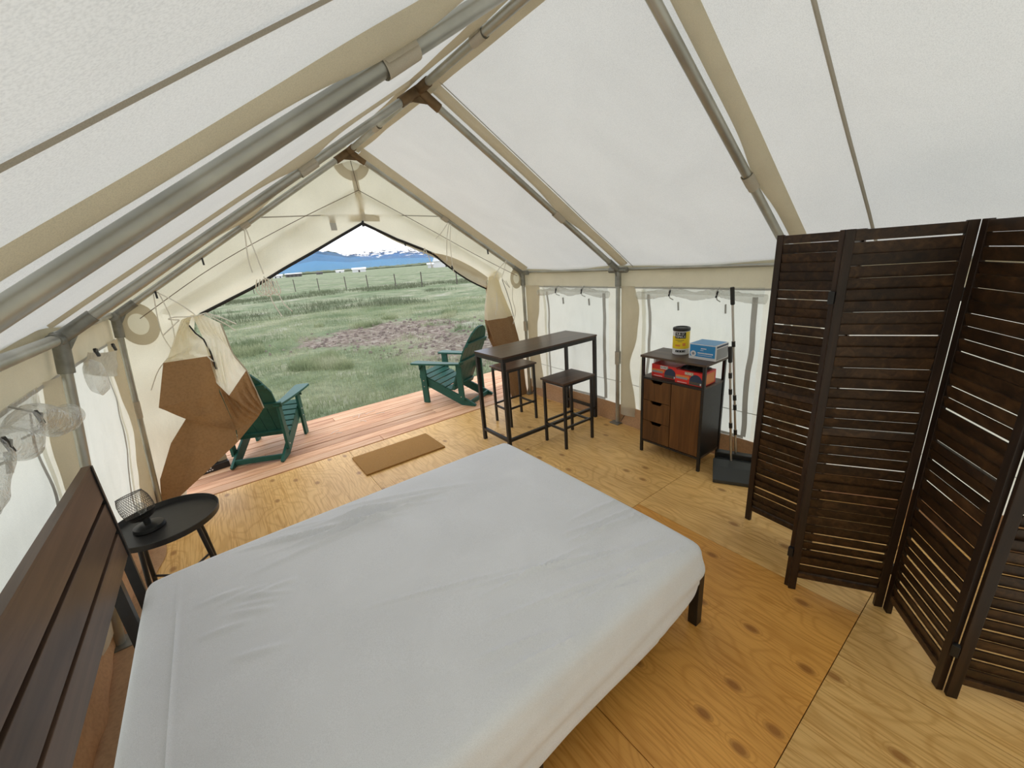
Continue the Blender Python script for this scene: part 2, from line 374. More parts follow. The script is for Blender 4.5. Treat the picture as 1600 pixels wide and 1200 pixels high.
# far farm buildings
MT['roofmetal'] = m_plain('pale_metal_roof', (.78, .78, .80), .5); MT['barnwall'] = m_plain('pale_siding', (.62, .62, .62), .7)
MT['darkwall'] = m_plain('dark_siding', (.10, .09, .09), .7); MT['doorshade'] = m_plain('painted_door_shade', (.05, .045, .04), .6)  # near-black colour stands in for the shade inside the door openings
def building(azd, R, w, d, h, rh, label, wallm='barnwall', roofm='roofmetal', rot=0., doors=2):
    a = math.radians(azd); x = -1.3+R*math.sin(a); y = -4+R*math.cos(a); z = GZ-.1
    t = thing('farm_building', label, 'building', (x, y, z), -a+rot, world=False)
    m = MB().bx(-w/2, w/2, -d/2, d/2, 0, h); m.build('wall', wallm, t)
    m = MB(); e = .5
    m.prism([(-d/2-e, h), (d/2+e, h), (d/2+e, h+.25), (0, h+rh), (-d/2-e, h+.25)], 0, -w/2-e, w/2+e); m.build('roof', roofm, t)
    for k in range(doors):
        cx = -w/2+w*(k+.5)/doors; m = MB().bx(cx-w*.06, cx+w*.06, -d/2-.15, -d/2, .0, h*.7); m.build('door', 'doorshade', t)  # flat dark slab with the opening's shade painted in
    return t
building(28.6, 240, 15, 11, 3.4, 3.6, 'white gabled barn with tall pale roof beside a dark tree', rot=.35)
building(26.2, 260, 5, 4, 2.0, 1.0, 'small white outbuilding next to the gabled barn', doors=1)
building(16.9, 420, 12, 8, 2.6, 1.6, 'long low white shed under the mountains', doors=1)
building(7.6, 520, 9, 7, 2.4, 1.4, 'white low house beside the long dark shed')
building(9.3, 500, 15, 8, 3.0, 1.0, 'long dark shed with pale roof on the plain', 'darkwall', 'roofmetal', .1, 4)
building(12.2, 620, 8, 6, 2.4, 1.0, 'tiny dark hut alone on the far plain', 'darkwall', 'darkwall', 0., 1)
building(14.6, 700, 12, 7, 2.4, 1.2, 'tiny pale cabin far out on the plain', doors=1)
def leafy(name, label, x, y, z, r, h, mat, n=500):
    t = thing(name, label, 'tree', (x, y, z), world=False); rg = random.Random(int(x*7))
    m = MB().tube([(0, 0, 0), (0, 0, h*.5)], r*.08, 8); m.build('trunk', 'wire', t); m = MB()
    for _ in range(n):
        u = Vector((rg.gauss(0, 1), rg.gauss(0, 1), rg.gauss(0, 1))).normalized()*(.55+.45*rg.random())
        c = Vector((u.x*r, u.y*r, h*.62+u.z*h*.38)); q = Vector((rg.gauss(0, 1), rg.gauss(0, 1), rg.gauss(0, 1))).normalized()*r*.16
        w = u.orthogonal().normalized()*r*.14
        m.add([c-q, c+w, c+q, c-w], [(0, 1, 2, 3)])
    m.build('crown', mat, t); return t
a = math.radians(27.7); leafy('round_tree', 'round dark green tree behind the white barn', -1.3+262*math.sin(a), -4+262*math.cos(a), GZ, 4.2, 9.0, 'rush')

# low dark treeline at the foot of the mountains
m = MB(); rg = random.Random(2)
for i in range(900):
    azd = -20+70*rg.random(); R = 1500+500*rg.random(); a = math.radians(azd); x = -1.3+R*math.sin(a); y = -4+R*math.cos(a); w = 10+14*rg.random(); h = 5+5*rg.random()
    m.lathe([(w*.8, 0), (w, h*.35), (w*.65, h*.8), (w*.1, h)], (x, y, GZ), 6)
o = m.build('distant_treeline', 'rush'); tag(o, 'low dark line of far trees at the foot of mountains', 'trees', kind='stuff')

# thin blue air between the plain and the mountains
mh, t, oo = newmat('blue_air'); sv = N(t, 'ShaderNodeVolumeScatter'); sv.inputs['Color'].default_value = (.07, .34, 1.0, 1); sv.inputs['Density'].default_value = 5.0e-4
t.links.new(sv.outputs[0], oo.inputs['Volume']); MT['air'] = mh
hzt = thing('haze', 'thin blue haze in front of the far mountains', 'haze', (800, 2800, 0), kind='stuff')
def bank(r0, r1, k):
    m = MB(); As = lin(-56, 66, 62); vs_ = []; fs_ = []
    for a in As:
        el = math.radians(max(pint(prof, a), pint(prof2, a)*.84)*k+.05*nse(a*.3, k)); ar = math.radians(a)
        for R in (r0, r1):
            x, y = -1.3+R*math.sin(ar), -4+R*math.cos(ar)
            vs_ += [(x, y, -30), (x, y, R*math.tan(el))]
    n = len(As)
    for i in range(n-1):
        b0, b1 = 4*i, 4*i+4
        fs_ += [(b0, b1, b1+1, b0+1), (b0+2, b0+3, b1+3, b1+2), (b0+1, b1+1, b1+3, b0+3), (b0, b0+2, b1+2, b1)]
    fs_ += [(0, 1, 3, 2), (4*n-4, 4*n-2, 4*n-1, 4*n-3)]
    m.add(vs_, fs_); o = m.build('haze_bank', 'air', hzt); o['kind'] = 'stuff'
bank(2600, 3400, 1.17); bank(3500, 4300, .98); bank(4400, 5400, .62)

# grass and rushes
def blades(n, area, hrange, wk, name, mat, label, keep, lean=.35):
    V = []; F = []; cnt = 0
    while cnt < n:
        x, y = area()
        if not keep(x, y): 
            if RNG.random() < .97: continue
        r = math.hypot(x+1.3, y+4); h = hrange(x, y)*(.6+.8*RNG.random()); w = wk*(.7+.05*r); a = RNG.random()*PI
        dx, dy = math.cos(a)*w, math.sin(a)*w; lx, ly = (RNG.random()-.5)*2*lean*h, (RNG.random()-.5)*2*lean*h; z = ground_z(x, y)-.01
        b = len(V); V += [(x-dx, y-dy, z), (x+dx, y+dy, z), (x+lx*.4+dx*.6, y+ly*.4+dy*.6, z+h*.6), (x+lx*.4-dx*.6, y+ly*.4-dy*.6, z+h*.6), (x+lx, y+ly, z+h)]
        F += [(b, b+1, b+2, b+3), (b+3, b+2, b+4)]; cnt += 1
    m = MB(); m.v = V; m.f = F
    me = bpy.data.meshes.new(name); me.from_pydata(V, [], F); me.materials.append(MT[mat]); o = bpy.data.objects.new(name, me); COL.objects.link(o)
    tag(o, label, 'grass', kind='stuff'); return o
def wedge(r0, r1, a0=-14, a1=56, pw=1.6):
    def f():
        r = r0+(r1-r0)*RNG.random()**pw; a = math.radians(a0+(a1-a0)*RNG.random()); return -1.3+r*math.sin(a), -4+r*math.cos(a)
    return f
def free(x, y):
    if y < 1.5 and -3.2 < x < 2.6: return False
    n = nse(x*.8, y*.8, 9)*.9
    if ((x-3.3)/3.0)**2+((y-9.6)/2.6)**2 + n*1.2 < .8: return False
    if ((x-4.2)/2.2)**2+((y-5.0)/3.0)**2 + n*1.2 < .55: return False
    return True
def not_deck(x, y): return not (y < 1.45 and -3.2 < x < 2.6)
ab = wedge(4.6, 26)
def area_ok():
    while True:
        x, y = ab()
        if not_deck(x, y): return x, y
blades(90000, area_ok, lambda x, y: .11+.05*nse(x*.6, y*.6, 3), .0031, 'meadow_grass', 'grass', 'short sage green meadow grass beyond the deck', free)
def rush_keep(x, y):
    r = math.hypot(x+1.3, y+4)
    band = (abs(r-27-4*nse(x*.12, 5)) < 3.6 and x < 9) or (abs(r-47-4*nse(x*.1, 8)) < 4.5) or (abs(r-34) < 1.5 and nse(x*.4, y*.3, 1) > .2)
    return band and nse(x*.25, y*.4, 6)+.35*nse(x*1.1, y*1.1, 4)+(RNG.random()-.5)*.5 > -.12
def area_r():
    while True:
        r = 22+34*RNG.random(); a = math.radians(-12+66*RNG.random()); x, y = -1.3+r*math.sin(a), -4+r*math.cos(a)
        if rush_keep(x, y): return x, y
blades(17000, area_r, lambda x, y: .30+.16*nse(x*.35, y*.35, 2), .005, 'rush_clumps', 'rush', 'taller dark green rushes in bands across the meadow', lambda x, y: True, .6)
def near_tuft():
    while True:
        r = 9+9*RNG.random(); a = math.radians(-8+40*RNG.random()); x, y = -1.3+r*math.sin(a), -4+r*math.cos(a)
        if nse(x*.55, y*.55, 21) > .28 and free(x, y): return x, y
blades(9000, near_tuft, lambda x, y: .19, .004, 'tussocks', 'grass', 'scattered darker tussocks in the near meadow', lambda x, y: True, .35)
m = MB()
for i in range(420):
    if i % 2: x, y = 3.3+RNG.normal()*1.5, 9.6+RNG.normal()*1.2
    else: x, y = 4.0+RNG.normal()*1.2, 5.2+RNG.normal()*1.6
    if not not_deck(x, y): continue
    s = .015+.045*RNG.random(); m.lathe([(s*.8, -.02), (s*(.7+.4*RNG.random()), s*.35), (s*.45, s*(.8+.5*RNG.random()))], (x, y, ground_z(x, y)), 5, True, Matrix.Rotation(RNG.random()*6, 3, 'Z') @ Matrix.Diagonal((1+.6*RNG.random(), .8, 1)))
o = m.build('soil_clods', 'soil'); tag(o, 'loose brown soil clods on the bare patches', 'soil', kind='stuff')

# ================================================================== FLOOR AND DECK
fl = MB().bx(-2.28, 2.02, -4.5, .02, -.30, -.021).build('floor', 'ply'); tag(fl, 'plywood sheet floor of the tent', 'floor', kind='structure')
rows = [(.012, -1.235, [-2.28, -.52, 1.92], 0), (-1.235, -2.475, [-2.28, -1.05, 1.39, 2.02], 0), (-2.475, -3.715, [-2.28, -.448, .803, 2.02], 1), (-3.715, -4.5, [-2.28, -.71, .503, .815, 2.02], 0)]
for y1, y0, xs, kind in rows:
    for k, (x0, x1) in enumerate(zip(xs, xs[1:])):
        mt = 'ply2' if (kind and k < 2) else 'ply'
        m = MB().bx(x0+.0015, x1-.0015, y0+.0015, y1-.0015, -.02, 0)
        cx, cy = (x0+x1)/2, (y0+y1)/2
        m.v = [(a-cx, b-cy, c) for a, b, c in m.v]; o = m.build('plywood_sheet', mt, fl, bevel=.0012); o.location = (cx, cy, 0)
dk = MB()
for y in (.2, .6, 1.0): dk.bx(-3.1, 2.5, y-.02, y+.02, -.2, -.03)
dk.bx(-3.1, 2.5, 1.26, 1.30, -.22, -.03)
dk = dk.build('deck', 'deck'); tag(dk, 'reddish cedar deck outside the tent door', 'deck', kind='structure')
pitch = 1.285/9
for k in range(9):
    y = .028+pitch*k; cuts = [-3.1]+[[-.15], [], [.62], [-1.2], [], [1.1], [], [-.4], []][k]+[2.5]
    for x0, x1 in zip(cuts, cuts[1:]):
        cx = (x0+x1)/2; m = MB().bx(x0+.002-cx, x1-.002-cx, -pitch/2+.004, pitch/2-.004, -.028, 0)
        o = m.build('deck_board', 'deck', dk, bevel=.003); o.location = (cx, y+pitch/2, -.001*(k % 3))

# ================================================================== TENT SHELL
HW, EH, PK, D = 1.8435, 1.55, 2.728, 1.449
FR = [0, -D, -2*D, -3*D]
def roofp(s, u, y, drop=0.):
    sag = .022*math.sin(PI*((y/D) % 1))**2*math.sin(PI*min(1, max(0, u)))+.004*nse(u*5, y*3, s)
    bul = .03*math.sin(PI*((y/D) % 1))**2*max(0, (u-.8)/.2)   # eave edge sags a little between frames
    nx, nzv = s*.5385, .8426
    x = s*1.8435*u; z = PK-(PK-EH)*u
    k = .058-sag-drop; return (x+nx*k, 0+y, z+nzv*k-bul)
ceil = thing('ceiling', 'pitched white canvas roof of the tent', 'roof', (0, -2.1, 2.7), kind='structure')
for s in (-1, 1):
    m = MB().grid(lambda u, y: roofp(s, u, y), lin(-.018, 1.03, 40), lin(.10, -4.46, 120)); m.build('roof_panel', 'roof', ceil, True)
    # seams
    for ys in (-3.315,) + ((-1.575,) if s > 0 else ()):
        w = .008 if ys < -3 else .004
        m = MB().grid(lambda u, v: roofp(s, u, ys+v*w, .004+.004*(1-v*v)), lin(0, 1.02, 30), [-1, 0, 1]); m.build('seam', 'seam', ceil, True)
    # canvas flaps hanging beside every rafter, scalloped between their straps
    for k, yf in enumerate(FR):
        st = [{(1, -1): .385, (1, 1): .60, (2, -1): .43, (2, 1): .60}.get((k, s), .47)]
        def ff(u, v):
            w = .018+.030*min(1, abs(u-st[0])*5)*math.sin(PI*min(1, max(0, u)))**.3
            base = Vector(roofp(s, u, yf-(.108 if s > 0 else .090)+.008*nse(u*3, k, s), .004)); edge = Vector(roofp(s, u, yf-.030+.012*math.exp(-((u-st[0])/.09)**2), (.047 if k == 0 else .027+.024*math.exp(-((u-st[0])/.10)**2)) if s > 0 else (.029+.024*math.exp(-((u-st[0])/.10)**2) if k > 1 else .014+.03*math.exp(-((u-st[0])/.09)**2))))
            p = base.lerp(edge, v); p.z -= .012*math.sin(PI*v); return tuple(p)
        MB().grid(ff, lin(.03, .985, 60), lin(0, 1, 6)).build('rafter_flap', 'band', ceil, True)
# ridge flap both sides
for s in (-1, 1):
    def rf(y, v):
        sc = .5+.5*math.cos(2*PI*(y+.72)/D)
        a = Vector(roofp(s, .036+.006*nse(y*2, s), y, .004)); b = Vector((s*.024, y, PK+.012+.02*(1-sc))); p = a.lerp(b, v); return tuple(p)
    MB().grid(rf, lin(.04, -4.3, 90), lin(0, 1, 5)).build('ridge_flap', 'band', ceil, True)

# pipe frame
fr = thing('tent_frame', 'galvanised steel pipe frame holding up the tent canvas', 'tent frame', (0, -2.1, 0))
PR = .0225
lfoot = [-1.992, -2.07, -2.06, -2.05]
for k, yf in enumerate(FR):
    for s in (-1, 1):
        MB().tube([(0, yf, PK), (s*HW, yf, EH)], PR, 16).build('rafter', 'steel', fr, True)
        fx = lfoot[k] if s < 0 else HW
        MB().tube([(s*HW, yf, EH), (fx, yf, .012)], PR*.92, 16).build('post', 'steel', fr, True)
        d = Vector((-s*HW, 0, PK-EH)).normalized(); dn = Vector((fx-s*HW, 0, -EH)).normalized(); e = Vector((s*HW, yf, EH))
        m = MB().tube([e-d*.0, e+d*.15], PR*1.25, 14); m.tube([e+Vector((0, 0, .0)), e+dn*.15], PR*1.28, 14)
        if k < 3: m.tube([e, e+Vector((0, -.10, 0))], PR*1.22, 14)
        if k > 0: m.tube([e, e+Vector((0, .10, 0))], PR*1.22, 14)
        a, b = e+d*.11, e+dn*.11
        m.prism([(e.x, e.z), (a.x, a.z), (b.x, b.z)], 1, yf-.004, yf+.004); m.build('eave_joint', 'fitting', fr, True)
        for q in (e+d*.07, e+dn*.07): pass
        MB().box((fx, yf, .006), (.13, .11, .011)).build('foot_plate', 'fitting', fr, bevel=.002)
    d1 = Vector((HW, 0, EH-PK)).normalized(); m = MB()
    for s in (-1, 1): m.tube([(0, yf, PK), (s*d1.x*.15, yf, PK+d1.z*.15)], PR*1.27, 14)
    for yy in ((-.13,) if k == 0 else ((.13,) if k == 3 else (-.13, .13))): m.tube([(0, yf, PK), (0, yf+yy, PK)], PR*1.24, 14)
    m.prism([(-.085, PK-.068), (.085, PK-.068), (.085, PK-.058), (0, PK-.02), (-.085, PK-.058)], 1, yf-.004, yf+.004); m.build('ridge_joint', 'rust', fr, True)
for k in range(3):
    MB().tube([(0, FR[k], PK), (0, FR[k+1], PK)], PR, 16).build('ridge_pole', 'steel', fr, True)
    if k > 0: MB().tube([(-HW, FR[k], EH), (-HW, FR[k+1], EH)], PR, 16).build('eave_pole', 'steel', fr, True)
    else: MB().tube([(-HW-.015, FR[k], EH+.012), (-HW-.015, FR[k+1], EH+.012)], PR*.8, 16).build('eave_pole', 'steel', fr, True)
    MB().tube([(HW+.03, FR[k], EH+.004), (HW+.03, FR[k+1], EH+.004)], .013, 12).build('eave_pole', 'steel', fr, True)
for yf in (0, -D):   # black foot levers on the right hand posts
    m = MB().bar((HW+.02, yf-.03, .015), (HW+.075, yf-.085, .16), .022, .012); m.build('foot_lever', 'black', fr, bevel=.003)
m = MB().bar((lfoot[0]-.01, -.04, .05), (lfoot[0]-.02, -.05, .24), .02, .012); m.build('foot_lever', 'black', fr, bevel=.003)

# velcro straps wrapped round the pipes
def strap(p, d, r=.0275, L=.10, tail=True):
    d = Vector(d).normalized(); p = Vector(p); m = MB(); side = d.cross(Vector((0, 0, 1))).normalized(); up = side.cross(d)
    pts = []
    for i in range(15):
        a = -.35*PI+1.7*PI*i/14; pts.append((side*math.cos(a)-up*math.sin(a))*r*(1+.06*math.sin(i)))
    m.grid(lambda i, l: tuple(p+d*l+pts[int(i)]), list(range(15)), [-L/2, 0, L/2])
    if tail:
        a = pts[-1]; b = pts[0]
        m.grid(lambda t_, l: tuple(p+d*l+b+up*t_*.05+side*.012*t_), [0, .5, 1], [-L/2, L/2])
        m.grid(lambda t_, l: tuple(p+d*l*(1-.1*t_)+a-up*t_*.03-side*.02*t_), [0, .5, 1], [-L/2, L/2])
    return m.build('velcro_strap', 'strap', ceil, True)
for k, yf in enumerate(FR):
    for s in (-1, 1):
        u = {(0, -1): .50, (0, 1): .47, (1, -1): .385, (1, 1): .60, (2, -1): .43, (2, 1): .60}.get((k, s), .45)
        strap((s*HW*u, yf, PK-(PK-EH)*u), (s*HW, 0, EH-PK), L=.11 if k else .07)
for y in (-.72, -2.12, -3.6): strap((0, y, PK), (0, 1, 0))
strap((-1.915, 0, .86), (-.09, 0, -1), L=.13, tail=False); strap((HW, 0, .90), (0, .001, 1), L=.12, tail=False); strap((HW, -D, .70), (0, .001, 1), L=.13, tail=False)

# side walls with windows
def wl_x(y, z):
    fl_ = .155+.085*min(1, max(0, -y/1.2)); f = 1-z/1.58
    return -(1.885+fl_*f) + .012*math.sin(y*5+z*3)*math.sin(PI*min(1, z/1.5)) + .016*nse(y*2.3, z*2.0, 2)+.006*nse(y*7+z*4, z*6, 3)
def wr_x(y, z): return 1.89+.010*math.sin(y*4+z*2.5)*math.sin(PI*min(1, z/1.5))+.014*nse(y*2.1, z*1.8, 8)+.006*nse(y*6-z*5, z*6, 5)
wins = [(-.32, -1.30), (-1.70, -2.72)]; WZ = (.185, 1.385)
def brk(br, step):
    out_ = []
    for a, b in zip(br, br[1:]):
        n = max(2, int(abs(b-a)/step)+1); out_ += lin(a, b, n)[:-1]
    return out_+[br[-1]]
YS = brk([.07, -.32, -1.30, -1.70, -2.72, -4.46], .03); ZS = brk([.0, .185, 1.385, 1.60], .03); ZW = [z for z in ZS if z <= 1.3851]; ZB = [z for z in ZS if z >= 1.3849]
wn = 0
for s, fx, nm in ((-1, wl_x, 'left'), (1, wr_x, 'right')):
    W = thing('wall_'+nm, 'cream canvas side wall of the tent, '+('behind the bed' if s < 0 else 'behind the bar table'), 'wall', (s*1.9, -2.1, 0), kind='structure')
    MB().grid(lambda y, z: (fx(y, z), y, z), YS, ZW, lambda y, z: any(b < y < a for a, b in wins) and WZ[0] < z < WZ[1]).build('canvas', 'wall', W, True)
    MB().grid(lambda y, z: (fx(y, z), y, z), YS, ZB).build('eave_band', 'band', W, True)
    MB().grid(lambda y, v: (fx(y, .2)-s*(.008 if v > .5 else .008+.035*(1-v/.5))-s*.01*nse(y*4, v*3)*(1-v), y, .004+.19*max(0, (v-.12)/.88)) if (v > .12 or s > 0) else (fx(y, 0)-s*(.05+.10*(1-v/.12)+.02*nse(y*5, 3)), y, .004+.012*abs(nse(y*7, v*9))), YS, [0, .06, .12, .3, .5, .7, .85, 1]).build('skirt', 'skirt', W, True)
    MB().grid(lambda y, v: (fx(y, 1.385)-s*.008, y, 1.378+v*.014), YS, [0, .5, 1]).build('seam', 'greyweb', W, True)
    if s > 0: MB().grid(lambda y, v: (fx(y, .43)-s*.004, y, .428+v*.006+.012*nse(y)), YS, [0, .5, 1]).build('seam', 'seam', W, True)
    # beige flaps beside the posts
    for k, yf in enumerate(FR[:3]):
        def pf(z, v):
            px = (HW if s > 0 else HW*-1+(lfoot[k]+HW)*(1-z/EH))
            y = yf-.03-(.17 if k == 0 else .135)*v-(.045*math.sin(z*6+k)+.03*nse(z*4, k, s))*v
            x = (px+s*.012)*(1-v)+(fx(y, z)-s*.006)*v-s*.012*math.sin(PI*v)
            return (x, y, z)
        MB().grid(pf, lin(.10, 1.40, 40), lin(0, 1, 8)).build('post_flap', 'band', W, True)
    for wi, (a, b) in enumerate(wins):
        wn += 1; w = thing('window_%d' % wn, ('screened window with clear vinyl rolled up, ')+(['in the left wall by the tray table', 'in the left wall above the headboard', 'in the right wall behind the bar table', 'in the right wall behind the cabinet'][wn-1]), 'window', (s*1.9, (a+b)/2, WZ[0]), kind='structure')
        ys = lin(a, b, 34); zs = lin(WZ[0], WZ[1], 40)
        MB().grid(lambda y, z: (fx(y, z), y, z), ys, zs).build('screen', 'screen', w, True)
        def strip(y0, y1, z0, z1, wig=0., mat='greyweb', off=.006, name='border'):
            MB().grid(lambda y, z: (fx(y, z)-s*off, y+wig*(nse(z*3.5, wn+y0)+.5*math.sin(z*7+wn)), z), lin(y0, y1, max(2, int(abs(y1-y0)/.04)+2)), lin(z0, z1, max(2, int((z1-z0)/.04)+2))).build(name, mat, w, True)
        wg = .05 if s < 0 else .018
        strip(a-.055, a-.085, WZ[0]+.03, 1.33, wg); strip(b+.075, b+.035, WZ[0]+.03, 1.33, wg*.8); strip(a-.06, b+.05, WZ[0]+.01, WZ[0]+.035)
        strip(a+.012, a-.03, WZ[0], 1.37, wg*.6, 'screen', .004, 'hook_tape')
        # rolled clear vinyl along the top, drooping between its toggles
        cl = [a-.30*(a-b), b+.30*(a-b)] if s > 0 else [a-.33*(a-b), b+.38*(a-b)]
        if wn == 1: continue
        pts = []; rad = []; n = 60; sagk = .025 if s > 0 else .075
        for i in range(n):
            f = i/(n-1); y = a+.03+(b-.03-a-.03)*f; pinch = min(abs(y-c) for c in cl); dd = min(1, pinch/.18)
            sag = sagk*dd*dd*(1.2 if (f < .1 or f > .9) else 1)
            R = (.034 if s > 0 else .048)*(.72+.28*min(1, pinch/.07))*(1+.10*nse(i*.35, wn))
            pts.append((fx(y, 1.35)-s*(R+.012), y, 1.352-sag+.006*nse(i*.7, 3, wn))); rad.append(R)
        MB().tube(pts, .04, 22, True, rad).build('vinyl_roll', 'clear', w, True)
        strip(a, b, 1.335, 1.40, 0., 'clear', .012, 'vinyl_header')
        for c in cl:
            x = fx(c, 1.38); m = MB().bar((x-s*.075, c-.006, 1.375), (x-s*.078, c+.006, 1.325), .010, .012); m.build('toggle', 'black', w, bevel=.002)
            m = MB().tube([(x-s*.02, c+.012, 1.40), (x-s*.085, c+.004, 1.36), (x-s*.07, c, 1.31), (x-s*.02, c, 1.29)], .004, 6); m.build('tie_loop', 'greyweb', w, True)
            MB().bar((fx(c-.03, 1.24)-s*.01, c-.04, 1.27), (fx(c-.03, 1.18)-s*.01, c-.045, 1.20), .018, .006).build('hook', 'greyweb', w)
# loosened vinyl sheet, folded over, on the left wall by the door
m = MB(); X0 = -1.865
m.grid(lambda u, v: (X0+.03*math.sin(PI*u)-.05*v-.02*nse(u*3, v*3), -.98+.78*u+.03*v, 1.43-.10*u*(1-u)-.06*u-(.11+.09*u)*v), lin(0, 1, 16), lin(0, 1, 8))
W1 = bpy.data.objects['window_1']; tg = m.build('vinyl_sheet', 'milky', W1, True)
m = MB().lathe([(.005, .035), (.07, .03), (.095, 0), (.07, -.03), (.005, -.035)], (-1.84, -1.13, 1.315), 20, True, Matrix.Rotation(PI/2, 3, 'Y') @ Matrix.Scale(1, 3))
o = m.build('vinyl_bundle', 'clear', W1, True)
for c, z in ((-1.0, 1.432), (-.52, 1.40)):
    m = MB().bar((-1.832, c, z+.012), (-1.828, c+.02, z-.03), .012, .012); m.bar((-1.832, c-.012, z), (-1.83, c+.03, z+.004), .01, .01); o = m.build('toggle', 'black', tg)

# back wall
m = MB().grid(lambda x, z: (x, -4.44+.015*nse(x*2, z*2, 4), z), lin(-1.0, 1.0, 50), lin(0, 1, 40))
m.v = [((-1)*0+x*(1.885+.2*(1-min(1, z*2.79/1.58)))*min(1, (1-z)/(1-1.6/2.79)) if z > 1.6/2.79 else x*(1.9+.2*(1-z*2.79/1.6)*(x < 0)), y, z*2.79) for x, y, z in m.v]
o = m.build('wall_back', 'wall', None, True); tag(o, 'cream canvas back wall of the tent', 'wall', kind='structure')

# front gable wall, open A-shaped doorway in the middle
outerL = [(0, 2.785), (-.47, 2.50), (-.95, 2.19), (-1.42, 1.89), (-1.89, 1.60), (-1.94, 1.05), (-1.99, .5), (-2.04, .0)]
innerL = [(.026, 2.158), (-.384, 1.957), (-.727, 1.793), (-.98, 1.665), (-1.40, 1.49), (-1.56, 1.0), (-1.66, .5), (-1.84, 0.)]
outerR = [(0, 2.785), (.47, 2.50), (.95, 2.19), (1.42, 1.89), (1.89, 1.60), (1.89, 1.05), (1.89, .5), (1.89, .0)]
innerR = [(.026, 2.158), (.338, 2.005), (.60, 1.905), (.86, 1.79), (1.40, 1.50), (1.52, 1.0), (1.58, .5), (1.62, 0.)]
def poly_at(pl, t):
    f = t*(len(pl)-1); i = min(int(f), len(pl)-2); k = f-i
    return (pl[i][0]*(1-k)+pl[i+1][0]*k, pl[i][1]*(1-k)+pl[i+1][1]*k)
GW = thing('wall_front', 'cream canvas gable wall around the open tent doorway', 'wall', (0, .06, 0), kind='structure')
def gable(outer, inner, s):
    def fn(t, v):
        a = poly_at(outer, t); b = poly_at(inner, t); x = a[0]+(b[0]-a[0])*v; z = a[1]+(b[1]-a[1])*v
        y = .062+.018*nse(x*2.2, z*2.2, s)+.010*nse(x*2+z*6, z*1.5-x*5, 3)
        roll = max(0, (v-.55)/.45) if t < .58 else max(0, (v-.7)/.3)*.5
        y += .05*max(0, min(1, (t-.56)*5))*v+.02*math.sin(6*(x*1.2+z*2.4)+s)*min(1, v*2)*(.25+.75*v)*(.5+nse(x*1.3, z*1.3, 6))
        y += -.05*math.sin(PI*min(1, roll*1.0))*(1-.3*t)+.018*math.sin(v*17+t*7)*max(0, v-.45)
        return (x, y, z)
    return fn
for outer, inner, s in ((outerL, innerL, -1), (outerR, innerR, 1)):
    f = gable(outer, inner, s)
    MB().grid(f, lin(0, 1, 90), lin(0, 1, 30)).build('gable_panel', 'gable', GW, True)
    # zip along the slanted edge of the doorway
    m = MB(); m.tube([tuple(Vector(f(t, 1.))+Vector((0, -.004, -.012))) for t in lin(0, .56 if s < 0 else .40, 26)], .012 if s < 0 else .013, 8); m.build('zipper', 'zipper', GW, True)
    m = MB(); m.grid(lambda t, v: tuple(Vector(f(t, .985))+Vector((0, .02+.01*math.sin(t*20), -.05*v*(1 if s > 0 else .35)*math.sin(PI*min(1, t/.55))**.5))), lin(0, .56, 26), lin(0, 1, 4)); m.build('door_lip', 'band' if s > 0 else 'gable', GW, True)
def on_gable(x, z, d=.012):
    return (x, .05-d, z)
MB().grid(lambda x, v: (x, .042+.012*nse(x*2.2, 5), 2.222-.028*abs(x)+v*.0045), lin(-.93, .90, 40), [-1, 0, 1]).build('seam', 'seam', GW, True)
MB().grid(lambda z, v: (.02+v*.028+.006*nse(z*3)+(2.6-z)*.03, .036, z), lin(2.16, 2.58, 12), [-1, 0, 1]).build('webbing', 'band', GW, True)
MB().grid(lambda z, v: (-.245+v*.026, .03-.03*max(0, (2.2-z)*5), z), lin(2.085, 2.21, 6), [-1, 0, 1]).build('webbing', 'greyweb', GW, True)
MB().grid(lambda x, v: (x, .034, 2.215-v*(.055+.02*x)), lin(-.10, .19, 6), [0, 1]).build('reinforcement', 'band', GW, True)
MB().bar((.026, .04, 2.165), (.026, .035, 2.115), .022, .014).build('zip_pull', 'black', GW, bevel=.003)
for (x, z) in ((.40, 1.96), (.90, 1.70)): MB().bar((x, .03, z), (x+.01, .03, z-.035), .016, .012).build('zip_pull', 'black', GW, bevel=.003)
# round vent ports with stitched rings at ridge and eaves
for cx, cz, R in ((.012, 2.665, .165), (-1.74, 1.475, .155), (1.77, 1.49, .12)):
    def ring(r0, r1, y, mat, name):
        m = MB(); us = lin(PI*1.10, PI*1.90, 20) if cx == .012 else lin(0, 2*PI, 33)
        m.grid(lambda a, v: (cx+(r0+(r1-r0)*v)*math.cos(a)*(1 if cx == .012 else .75), y, cz+(r0+(r1-r0)*v)*math.sin(a)), us, [0, .5, 1]); m.build(name, mat, GW, True)
    ring(R*.5, R, .034, 'band', 'vent_ring'); ring(.0, R*.52, .038, 'screen', 'vent_port')
# little black clips that hold the gable to the front rafters
for u, s in ((.68, -1), (.735, 1), (.86, -1)):
    x, z = s*HW*u, PK-(PK-EH)*u-.05; MB().bar((x, -.012, z+.03), (x, -.02, z-.02), .012, .012).build('clip', 'black', GW)

